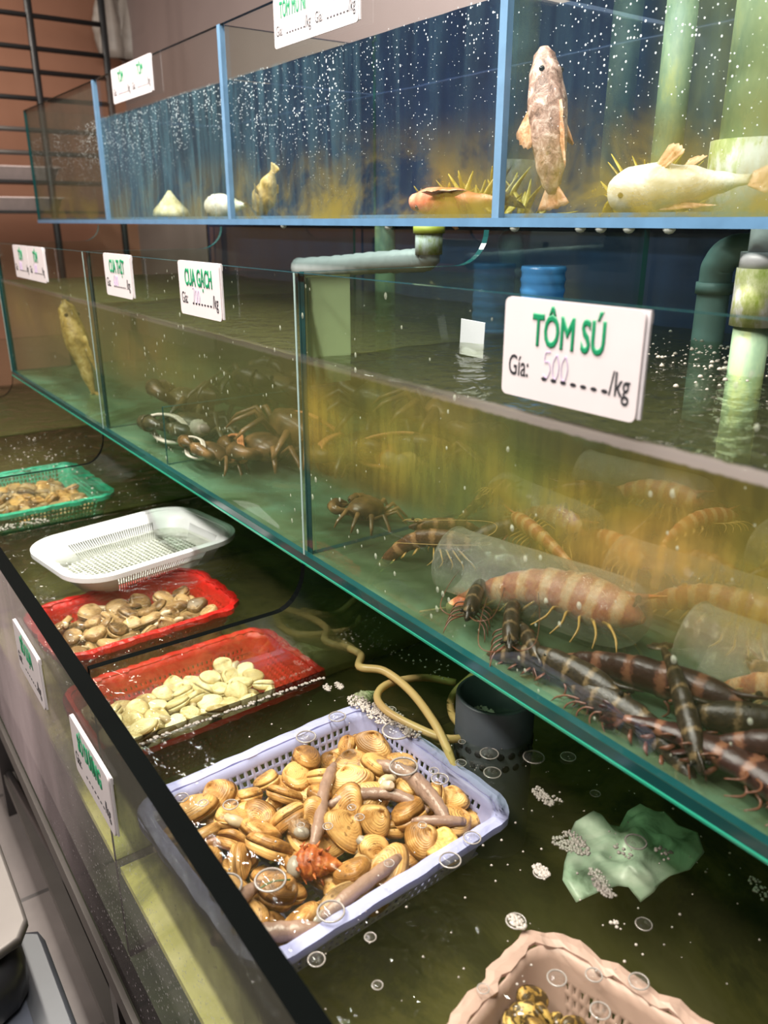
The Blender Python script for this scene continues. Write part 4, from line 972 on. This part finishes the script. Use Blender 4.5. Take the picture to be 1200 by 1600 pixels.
bottled('clear bottle in the middle of the back heap', 'orange prawn inside the bottle in the back heap', (-0.50, 0.97, -0.40), (-0.26, 0.93, -0.40), 0.042, 5, 0.2)
bottled('clear bottle leaning on top of the heap near the mossy drain pipe', 'orange prawn inside the bottle leaning near the mossy pipe', (-0.36, 0.86, -0.385), (-0.14, 0.81, -0.385), 0.042, 6, 0.19)
bottled('clear bottle at the far back left of the prawn tank', 'orange prawn inside the bottle at the far back left', (-0.86, 1.03, -0.40), (-0.64, 1.06, -0.40), 0.040, 7, 0.18)

# ------------------------------------------------------------------ crabs
t = NT('mud_crab_shell'); f = t.noise(26, None, 5, 0.6)
CRAB = t.done(t.n('BsdfPrincipled', Base_Color=t.ramp(f, (0.3, (0.012, 0.012, 0.007)), (0.55, (0.055, 0.045, 0.02)), (0.75, (0.19, 0.12, 0.05))), Roughness=0.28))
t = NT('brown_crab_shell'); f = t.noise(26, None, 5, 0.6)
CRAB2 = t.done(t.n('BsdfPrincipled', Base_Color=t.ramp(f, (0.3, (0.05, 0.028, 0.012)), (0.55, (0.18, 0.095, 0.035)), (0.75, (0.42, 0.22, 0.09))), Roughness=0.28))
CLAWTIP = plain('orange_claw', (0.55, 0.24, 0.08), 0.3, var=0.25)
TIE = plain('white_tie', (0.70, 0.62, 0.52), 0.5)
TIE_O = plain('orange_tie', (0.65, 0.26, 0.10), 0.5)
def crab_meshes(mat):
    b = MB(); n = 36; R_ = []
    for k, (q, z) in enumerate(((0.25, -0.022), (0.75, -0.020), (0.95, -0.008), (1.0, 0.002), (0.96, 0.012), (0.78, 0.024), (0.5, 0.030), (0.15, 0.032))):
        ring = []
        for j in range(n):
            a = 2 * PI * j / n; x = 0.062 * math.cos(a); y = 0.042 * math.sin(a) * (1.15 if math.sin(a) > 0 else 0.9)
            tooth = 1 + (0.05 if (k in (2, 3) and math.sin(a) > 0.05 and j % 2) else 0)
            ring.append((x * q * tooth, y * q * tooth, z))
        R_.append(ring)
    b.loft(R_)
    for s in (-1, 1):
        for k in range(4):
            a = R(8 - 26 * k); p0 = Vector((s * 0.05 * math.cos(a), 0.042 * math.sin(a) - 0.005, -0.008)); d = Vector((s * math.cos(a), math.sin(a), 0))
            b.tube([p0, p0 + d * 0.035 + Vector((0, 0, 0.022)), p0 + d * 0.065 + Vector((0, 0, -0.004)), p0 + d * 0.075 + Vector((0, 0, -0.022))], [0.0075, 0.007, 0.005, 0.002], 8, flat=0.7)
        b.tube(smooth_path([(s * 0.044, 0.026, -0.006), (s * 0.078, 0.045, 0.000), (s * 0.066, 0.068, 0.002), (s * 0.044, 0.073, 0.003)], 3), [0.010] * 3 + [0.0125] * 3 + [0.016] * 3 + [0.018], 10)
        b.tube([(s * 0.048, 0.072, 0.003), (s * 0.025, 0.076, 0.004), (s * 0.004, 0.066, 0.003)], [0.017, 0.011, 0.002], 8)
        b.tube([(s * 0.048, 0.068, 0.0), (s * 0.026, 0.060, 0.0), (s * 0.008, 0.058, 0.001)], [0.010, 0.007, 0.002], 8)
    body = b.mesh('body', [mat])
    eyes = []
    for s in (-1, 1):
        g = MB(); g.tube([(s * 0.018, 0.043, 0.008), (s * 0.019, 0.050, 0.015)], 0.003, 6); g.ball((s * 0.019, 0.051, 0.017), 0.0042, 8, 6); eyes.append(g.mesh('eye', [EYE_B]))
    ties = []
    for k, tm in enumerate((TIE, TIE_O)):
        g = MB()
        for q in range(3):
            x0 = -0.06 + 0.001 * q
            g.tube([(0.066 * math.cos(a), 0.055 + 0.004 * q + 0.004 * math.sin(3 * a), 0.026 * math.sin(a)) for a in (2 * PI * j / 24 for j in range(25))], 0.0032, 6, cap=False)
        ties.append(g.mesh('tie_band', [tm]))
    return body, eyes, ties
CB = {'d': crab_meshes(CRAB), 'b': crab_meshes(CRAB2)}
def crab(key, label, loc, rot, s, tie, group='tied crabs in the crab tank'):
    body, eyes, ties = CB[key]
    o = thing('crab', label, 'crab', loc, rot, group); o.scale = (s,) * 3
    child('body', body, o)
    for e in eyes: child('eye', e, o)
    if tie is not None: child('tie_band', ties[tie], o)
z0 = MZ0 + 0.03
crab('d', 'dark crab at the far left of the crab tank against the partition', (-1.80, 0.72, z0 + 0.02), (0.5, 0.2, 2.6), 1.15, None)
crab('d', 'big dark crab facing the glass with a white tie, left of the inner fence', (-1.66, 0.665, z0), (0.2, 0, 3.4), 1.10, 0)
crab('d', 'dark crab stacked above the far crabs with a pale knuckle', (-1.72, 0.83, z0 + 0.05), (-0.4, 0.2, 1.5), 1.2, None)
crab('d', 'blackish crab on top of the middle of the crab heap', (-1.62, 0.87, z0 + 0.065), (0.3, -0.3, 4.0), 1.2, None)
crab('b', 'brown crab with orange tie just behind the inner fence', (-1.42, 0.72, z0), (0.1, 0.1, 2.9), 1.0, 1)
crab('b', 'brown crab by the front glass at the foot of the inner fence', (-1.46, 0.625, z0 - 0.008), (0.5, 0, 3.1), 0.75, 0)
crab('b', 'olive brown crab in the middle of the heap behind the fence', (-1.40, 0.78, z0 + 0.03), (-0.2, 0.3, 0.4), 1.1, 1)
crab('b', 'orange-brown crab beside the prawn tank partition', (-1.12, 0.86, z0 + 0.03), (0.4, 0.2, 3.6), 1.15, 1)
crab('b', 'orange-kneed crab high on the heap by the prawn tank partition', (-1.16, 0.98, z0 + 0.08), (-0.3, -0.2, 5.2), 1.2, None)
crab('d', 'dark crab at the back of the crab tank under the grey pipe', (-1.36, 0.98, z0 + 0.07), (0.3, 0.1, 1.0), 1.25, None)
crab('d', 'dark crab low at the back between the brown crabs', (-1.27, 0.86, z0 + 0.01), (-0.1, 0.1, 2.2), 1.1, 1)
crab('d', 'dark crab at the very back left of the crab tank', (-1.80, 0.90, z0 + 0.05), (0.2, 0.2, 0.2), 1.2, None)
crab('b', 'lone brown crab on the bare base near the prawn tank partition', (-1.03, 0.70, z0 - 0.014), (0.1, 0.1, 1.9), 0.6, None)
# round orange snails among the crabs
for i, (x, y, z, lab) in enumerate(((-1.045, 0.80, MZ0 + 0.075, 'round orange snail shell nearest the prawn tank partition'), (-1.105, 0.80, MZ0 + 0.07, 'round amber snail shell left of the orange one'), (-1.535, 0.628, MZ0 + 0.062, 'white pebble-like snail shell by the top of the inner fence'))):
    spiral_shell('round_snail', lab, 'shell', (x, y, z), (0.3 * i, 0.2, 1.1 + i), 0.062 if i < 2 else 0.045, 0.026 if i < 2 else 0.02, (ORSH, REDSH, TIE)[i])

# ------------------------------------------------------------------ fish
def fish(label, cat, loc, rot, L, prof, mat, finm, fins, flatten=0.8):
    """prof: (u, half height, half width) from snout (0) to tail root (1); body along +x"""
    o = thing('fish', label, cat, loc, rot, 'live fish in the tanks')
    b = MB(); rings = []; T = []
    def ev(u, k):
        for p, q in zip(prof, prof[1:]):
            if u <= q[0]: s = (u - p[0]) / (q[0] - p[0]); s = s * s * (3 - 2 * s); return p[k] + (q[k] - p[k]) * s
        return prof[-1][k]
    for i in range(41):
        u = i / 40; hh, ww = ev(u, 1) * L, ev(u, 2) * L
        rings.append([((u - 0.5) * L, ww * math.cos(a) * (1 + 0.03 * noise.noise(Vector((u * 20, a * 3, 0)))), hh * math.sin(a) * (1 + 0.05 * noise.noise(Vector((u * 15, a * 2, 5))))) for a in (2 * PI * j / 22 for j in range(22))]); T.append(u)
    b.loft(rings, True, tv=T)
    child('body', b.mesh('body', [mat]), o)
    for (base, tip, wid, rays) in fins:
        g = MB(); p0, p1 = Vector(base) * L, Vector(tip) * L; d = p1 - p0; side = Vector(wid) * L; N2 = 9
        nrm = d.cross(side).normalized() * (0.006 * L); rows_ = []
        for q in (0.0, 0.35, 0.75, 1.0):
            top = []; bot = []
            for j in range(N2):
                v = j / (N2 - 1) - 0.5; k = 0.55 + 0.75 * q
                pt = p0 + d * (q * (1 - 0.5 * v * v) * (1 + 0.06 * (j % 2) * q)) + side * (v * k) + nrm * (math.sin(j * 2.2) * 0.8)
                th = (1 - 0.75 * q); top.append(pt + nrm * th); bot.append(pt - nrm * th)
            rows_.append(top + bot[::-1])
        g.loft(rows_); child('fin', g.mesh('fin', [finm]), o)
    for s in (-1, 1):
        g = MB(); u = 0.17; g.ball(((u - 0.5) * L, s * ev(u, 2) * L * 0.72, ev(u, 1) * L * 0.62), 0.022 * L, 10, 6); child('eye', g.mesh('eye', [EYE_B]), o)
    return o
def m_fish(name, a, b_, c_, s=55, rough=0.4):
    t = NT(name); f = t.noise(s, None, 6, 0.68, 0.5)
    return t.done(t.n('BsdfPrincipled', Base_Color=t.ramp(f, (0.33, a), (0.5, b_), (0.66, c_)), Roughness=rough, Normal=t.bump(f, 0.5, 0.004)))
F_MOT = m_fish('mottled_rosy_skin', (0.10, 0.045, 0.03), (0.42, 0.25, 0.19), (0.76, 0.58, 0.50), 75)
F_WHITE = m_fish('white_belly_skin', (0.62, 0.50, 0.32), (0.82, 0.78, 0.66), (0.92, 0.90, 0.84), 26)
F_FIN = m_fish('orange_fin', (0.40, 0.16, 0.06), (0.64, 0.33, 0.18), (0.80, 0.55, 0.40), 60)
F_RED = m_fish('coral_red_skin', (0.62, 0.10, 0.05), (0.82, 0.25, 0.14), (0.90, 0.48, 0.30), 22)
F_GOLD = m_fish('golden_brown_skin', (0.16, 0.10, 0.02), (0.45, 0.30, 0.07), (0.70, 0.55, 0.22), 40)
stone = ((0, .03, .035), (0.06, .075, .085), (0.2, .115, .125), (0.38, .14, .15), (0.6, .13, .14), (0.8, .115, .11), (0.93, .085, .07), (1.0, .05, .03))
# head up, belly pressed on the front glass
fish('mottled rosy scorpionfish standing upright with its belly against the upper glass', 'fish', (-0.885, 0.914, 0.132), (R(8), R(80), R(0)), 0.190, stone, F_MOT, F_FIN,
     [((0.47, 0, 0), (0.62, 0, 0), (0, 0.05, 0.22), 7), ((-0.10, -0.10, -0.02), (0.14, -0.16, -0.12), (0.10, 0.02, 0.10), 6), ((-0.10, 0.10, 0), (0.14, 0.15, 0.02), (0.10, 0.02, 0.10), 6), ((0.0, 0, 0.11), (0.15, 0, 0.17), (0.36, 0, 0), 9)])
grp = ((0, .06, .07), (0.04, .12, .13), (0.16, .165, .18), (0.36, .17, .185), (0.58, .13, .135), (0.8, .07, .07), (0.94, .038, .03), (1.0, .035, .02))
fish('white-bellied grouper lying on the base of the upper tank', 'fish', (-0.680, 0.940, 0.040), (R(150), R(-4), R(8)), 0.185, grp, F_WHITE, F_FIN,
     [((0.50, 0, 0), (0.66, 0, 0), (0, 0.03, 0.20), 7), ((-0.12, -0.12, -0.05), (0.06, -0.20, -0.18), (0.09, 0.0, 0.06), 6), ((-0.12, 0.12, -0.05), (0.06, 0.22, -0.16), (0.10, 0.0, 0.06), 6), ((0.0, 0, 0.12), (0.12, 0, 0.17), (0.36, 0, 0), 9), ((0.02, 0, -0.13), (0.10, 0, -0.22), (0.10, 0, 0), 6)])
fish('coral red fish lying on the base beside the upper glass seam', 'fish', (-1.095, 0.922, 0.030), (R(70), 0, R(4)), 0.21, ((0, .03, .03), (0.06, .08, .07), (0.25, .125, .11), (0.5, .12, .10), (0.8, .06, .05), (1, .035, .02)), F_RED, F_FIN,
     [((0.48, 0, 0), (0.66, 0, 0), (0, 0.02, 0.22), 7), ((0.0, 0, 0.11), (0.10, 0, 0.22), (0.40, 0, 0), 9), ((-0.1, -0.1, 0), (0.08, -0.2, -0.04), (0.08, 0, 0.06), 6)])
fish('golden puffed fish hovering by the second seam of the upper tank', 'fish', (-1.80, 0.945, 0.060), (R(0), R(-60), R(20)), 0.105, ((0, .06, .06), (0.1, .18, .18), (0.4, .28, .27), (0.7, .20, .18), (1, .07, .05)), F_GOLD, F_GOLD,
     [((0.46, 0, 0), (0.66, 0, 0), (0, 0.02, 0.24), 7), ((0, 0.22, 0), (0.12, 0.40, 0.02), (0.12, 0, 0.08), 6), ((0, -0.22, 0), (0.12, -0.40, 0.02), (0.12, 0, 0.08), 6)])
fish('pale speckled fish lying at the far end of the upper tank', 'fish', (-2.02, 0.95, 0.036), (R(80), 0, R(12)), 0.16, grp, F_WHITE, F_FIN, [((0.48, 0, 0), (0.66, 0, 0), (0, 0.02, 0.22), 7)])
fish('long yellowish fish hanging upright at the far end of the middle tank', 'fish', (-2.36, 0.63, -0.335), (R(0), R(72), R(20)), 0.27, ((0, .02, .02), (0.1, .09, .09), (0.4, .13, .12), (0.75, .08, .06), (1, .03, .02)), F_GOLD, F_GOLD, [((0.48, 0, 0), (0.64, 0, 0), (0, 0.02, 0.2), 7), ((0.0, 0, 0.1), (0.12, 0, 0.18), (0.3, 0, 0), 7)])
o = thing('rock_shell', 'yellow cone of rough shell on the base at the far end of the upper tank', 'shell', (-2.39, 0.945, UZ0 + 0.008))
b = MB(); b.loft([[(q * 0.07 * math.cos(a) * (1 + 0.2 * noise.noise(Vector((3 * math.cos(a), 3 * math.sin(a), z * 20)))), q * 0.05 * math.sin(a), z) for a in (2 * PI * j / 20 for j in range(20))] for q, z in ((1, 0), (0.9, 0.018), (0.6, 0.035), (0.35, 0.05), (0.08, 0.07))]); child('shell_body', b.mesh('shell_body', [m_fish('pale_yellow_rock', (0.35, 0.30, 0.10), (0.66, 0.60, 0.30), (0.80, 0.76, 0.52), 40)]), o)
# heap of yellow weed behind the upright fish
WEED = m_fish('mustard_weed', (0.10, 0.07, 0.005), (0.34, 0.25, 0.02), (0.55, 0.44, 0.08), 30)
RW = random.Random(4)
for nm, lab, cx, cy, ex, n_ in (('weed_clump', 'mustard yellow weed clump on the base between the two pale fish', -0.775, 1.00, 0.085, 46), ('weed_clump', 'golden weed clump behind the coral red fish in the upper tank', -1.12, 1.02, 0.12, 60)):
    b = MB()
    for _ in range(n_):
        x, y = cx + RW.gauss(0, ex * 0.5), cy + RW.gauss(0, 0.03); h_ = RW.uniform(0.03, 0.085) * math.exp(-((x - cx) / ex) ** 2 * 0.8); a = RW.uniform(0, 6.28)
        b.tube(smooth_path([(x, y, UZ0 + 0.006), (x + 0.02 * math.cos(a), y + 0.015 * math.sin(a), UZ0 + h_ * 0.6), (x + 0.05 * math.cos(a), y + 0.03 * math.sin(a), UZ0 + h_)], 3), [0.004, 0.006, 0.007, 0.006, 0.004, 0.003, 0.001], 6, flat=0.4)
    o = b.build(nm, [WEED]); tag(o, lab, 'weed', 'weed in the upper tank', 'stuff')

# ------------------------------------------------------------------ pipes behind and inside the tanks
PVC = plain('grey_white_pvc', (0.44, 0.46, 0.47), 0.4, var=0.12)
t = NT('mossy_pvc'); f = t.noise(28, t.coord((1, 1, 0.5)), 5, 0.7)
MOSSY = t.done(t.n('BsdfPrincipled', Base_Color=t.ramp(f, (0.44, (0.58, 0.60, 0.60)), (0.56, (0.34, 0.38, 0.16)), (0.68, (0.16, 0.22, 0.02))), Roughness=0.5))
t = NT('algae_pvc'); f = t.noise(14, t.coord((1, 1, 0.4)), 5, 0.7)
ALGP = t.done(t.n('BsdfPrincipled', Base_Color=t.ramp(f, (0.35, (0.10, 0.20, 0.15)), (0.55, (0.26, 0.36, 0.22)), (0.72, (0.48, 0.50, 0.16))), Roughness=0.5))
def cyl(b, x, y, z0, z1, r, n=24): b.loft([[(x + r * math.cos(a), y + r * math.sin(a), z) for a in (2 * PI * i / n for i in range(n))] for z in (z0, z1)])
o = thing('drain_pipe', 'white drain pipe with green moss hanging under the upper tank at right', 'pipe', (-0.545, 0.93, -0.22))
b = MB(); cyl(b, -0.545, 0.93, -0.045, -0.0085, 0.017); b.build('pipe_neck', [PVC], o)
b = MB(); cyl(b, -0.545, 0.93, -0.052, -0.034, 0.0245); b.build('collar', [PVC], o)
b = MB(); cyl(b, -0.545, 0.93, -0.118, -0.052, 0.0265); b.build('coupling', [MOSSY], o)
b = MB(); cyl(b, -0.545, 0.93, -0.30, -0.118, 0.021); b.build('pipe_stem', [ALGP], o)
o = thing('drain_pipe', 'pipe with a lime-yellow collar turning into a grey ribbed hose in the gap', 'pipe', (-1.257, 1.0, -0.10))
b = MB(); cyl(b, -1.257, 1.0, -0.022, -0.0085, 0.030); b.build('collar', [plain('lime_collar', (0.52, 0.52, 0.08), 0.45)], o)
b = MB(); cyl(b, -1.257, 1.0, -0.060, -0.022, 0.026); b.build('coupling', [MOSSY], o)
b = MB(); hp = smooth_path([(-1.257, 1.0, -0.05), (-1.262, 1.0, -0.068), (-1.32, 1.0, -0.074), (-1.45, 1.0, -0.083), (-1.58, 1.0, -0.094), (-1.75, 1.0, -0.105)], 8)
b.tube(hp, [0.022 * (1 + 0.06 * math.sin(i * 2.4)) for i in range(len(hp))], 14); b.build('ribbed_hose', [PVC], o)
o = thing('drain_pipe', 'greenish elbow pipe on the navy board beside the mossy drain pipe', 'pipe', (-0.665, 1.15, -0.25))
b = MB(); b.tube(smooth_path([(-0.745, 1.15, -0.30), (-0.745, 1.15, -0.10), (-0.742, 1.15, -0.062), (-0.725, 1.16, -0.042), (-0.69, 1.2, -0.04), (-0.64, 1.24, -0.04)], 6), 0.024, 16); b.build('elbow', [plain('teal_grey_pvc', (0.16, 0.26, 0.25), 0.45)], o)
b = MB(); cyl(b, -0.745, 1.15, -0.105, -0.088, 0.027); b.build('collar', [plain('teal_grey_collar', (0.16, 0.26, 0.25), 0.45)], o)
o = MB(); cyl(o, -1.90 + 0.04, 1.335, -0.5, 0.28, 0.032); o = o.build('riser_pipe', [ALGP]); tag(o, 'pale green riser pipe standing behind the upper tank', 'pipe')
o = thing('inlet_pipe', 'slim algae-green pipe standing inside the near upper tank', 'pipe', (-0.895, 1.2, UZ0 + 0.01))
b = MB(); cyl(b, -0.895, 1.2, UZ0 + 0.001, 0.36, 0.024); b.build('pipe_stem', [ALGP], o)
o = thing('inlet_pipe', 'thick algae-green filter pipe standing at the right of the upper tank', 'pipe', (-0.69, 1.13, UZ0 + 0.01))
b = MB(); cyl(b, -0.69, 1.13, UZ0 + 0.10, 0.37, 0.055); b.build('filter_sleeve', [ALGP], o)
b = MB(); cyl(b, -0.69, 1.13, UZ0 + 0.001, UZ0 + 0.10, 0.066); b.build('foot', [MOSSY], o)
# blue ribbed bottle and paper tag standing in the prawn tank
BLUE = NT('blue_clear_plastic'); BLUE = BLUE.done(BLUE.mixs(0.6, BLUE.n('BsdfTransparent', i0=(0.4, 0.7, 0.95)), BLUE.n('BsdfPrincipled', Base_Color=(0.08, 0.30, 0.62), Roughness=0.12)))
o = thing('water_bottle', 'upside-down blue ribbed water bottle above the prawn tank water', 'bottle', (-1.045, 0.95, -0.21))
BX, BY = -1.045 + 0.135, 0.95
o.location = (BX, BY, -0.21)
b = MB(); R_ = []
for i in range(31):
    u = i / 30; r = 0.034 * (1 + 0.035 * math.sin(u * 60)) if u > 0.12 else 0.030 + 0.03 * u
    R_.append([(BX + r * math.cos(a), BY + r * math.sin(a), -0.215 + 0.15 * u) for a in (2 * PI * j / 24 for j in range(24))])
b.loft(R_, True); b.build('bottle_body', [BLUE], o)
b = MB(); b.tube([(BX + 0.036 * math.cos(a), BY + 0.036 * math.sin(a), -0.172) for a in (2 * PI * j / 24 for j in range(25))], 0.004, 6, cap=False); b.build('ring', [BLUE], o)
b = MB(); b.box((-0.5, 0, 0), (0.5, 0.04, 1)); me = b.mesh('label_tag', [plain('tag_white', (0.78, 0.80, 0.85), 0.5)])
o = bpy.data.objects.new('paper_tag', me); C.objects.link(o); o.location = (-0.935, 0.83, -0.195); o.scale = (0.040, 0.03, 0.055); o.rotation_euler = (0.15, 0.1, 0.4)
tag(o, 'blank white paper tag stuck on glass beside the blue bottle', 'tag')
# choppy foam where the drain pipe pours into the prawn tank
b = MB()
for _ in range(420):
    x, y = -0.52 + RB.gauss(0, 0.12), 1.02 + RB.gauss(0, 0.09)
    if -0.94 < x < -0.03 and 0.60 < y < 1.24: b.ball((x, y, MW + 0.002 + RB.uniform(0, 0.003)), RB.choice((0.001, 0.0016, 0.0022, 0.0035)), 6, 3, zmin=0.0)
o = b.build('foam', [FOAM], recalc=False); tag(o, 'white foam churned on the prawn tank water below the mossy pipe', 'foam', kind='stuff')
# ------------------------------------------------------------------ lift everything from eye-level datum to the floor datum
for o in sc.objects:
    if o.parent is None: o.location.z += EYE
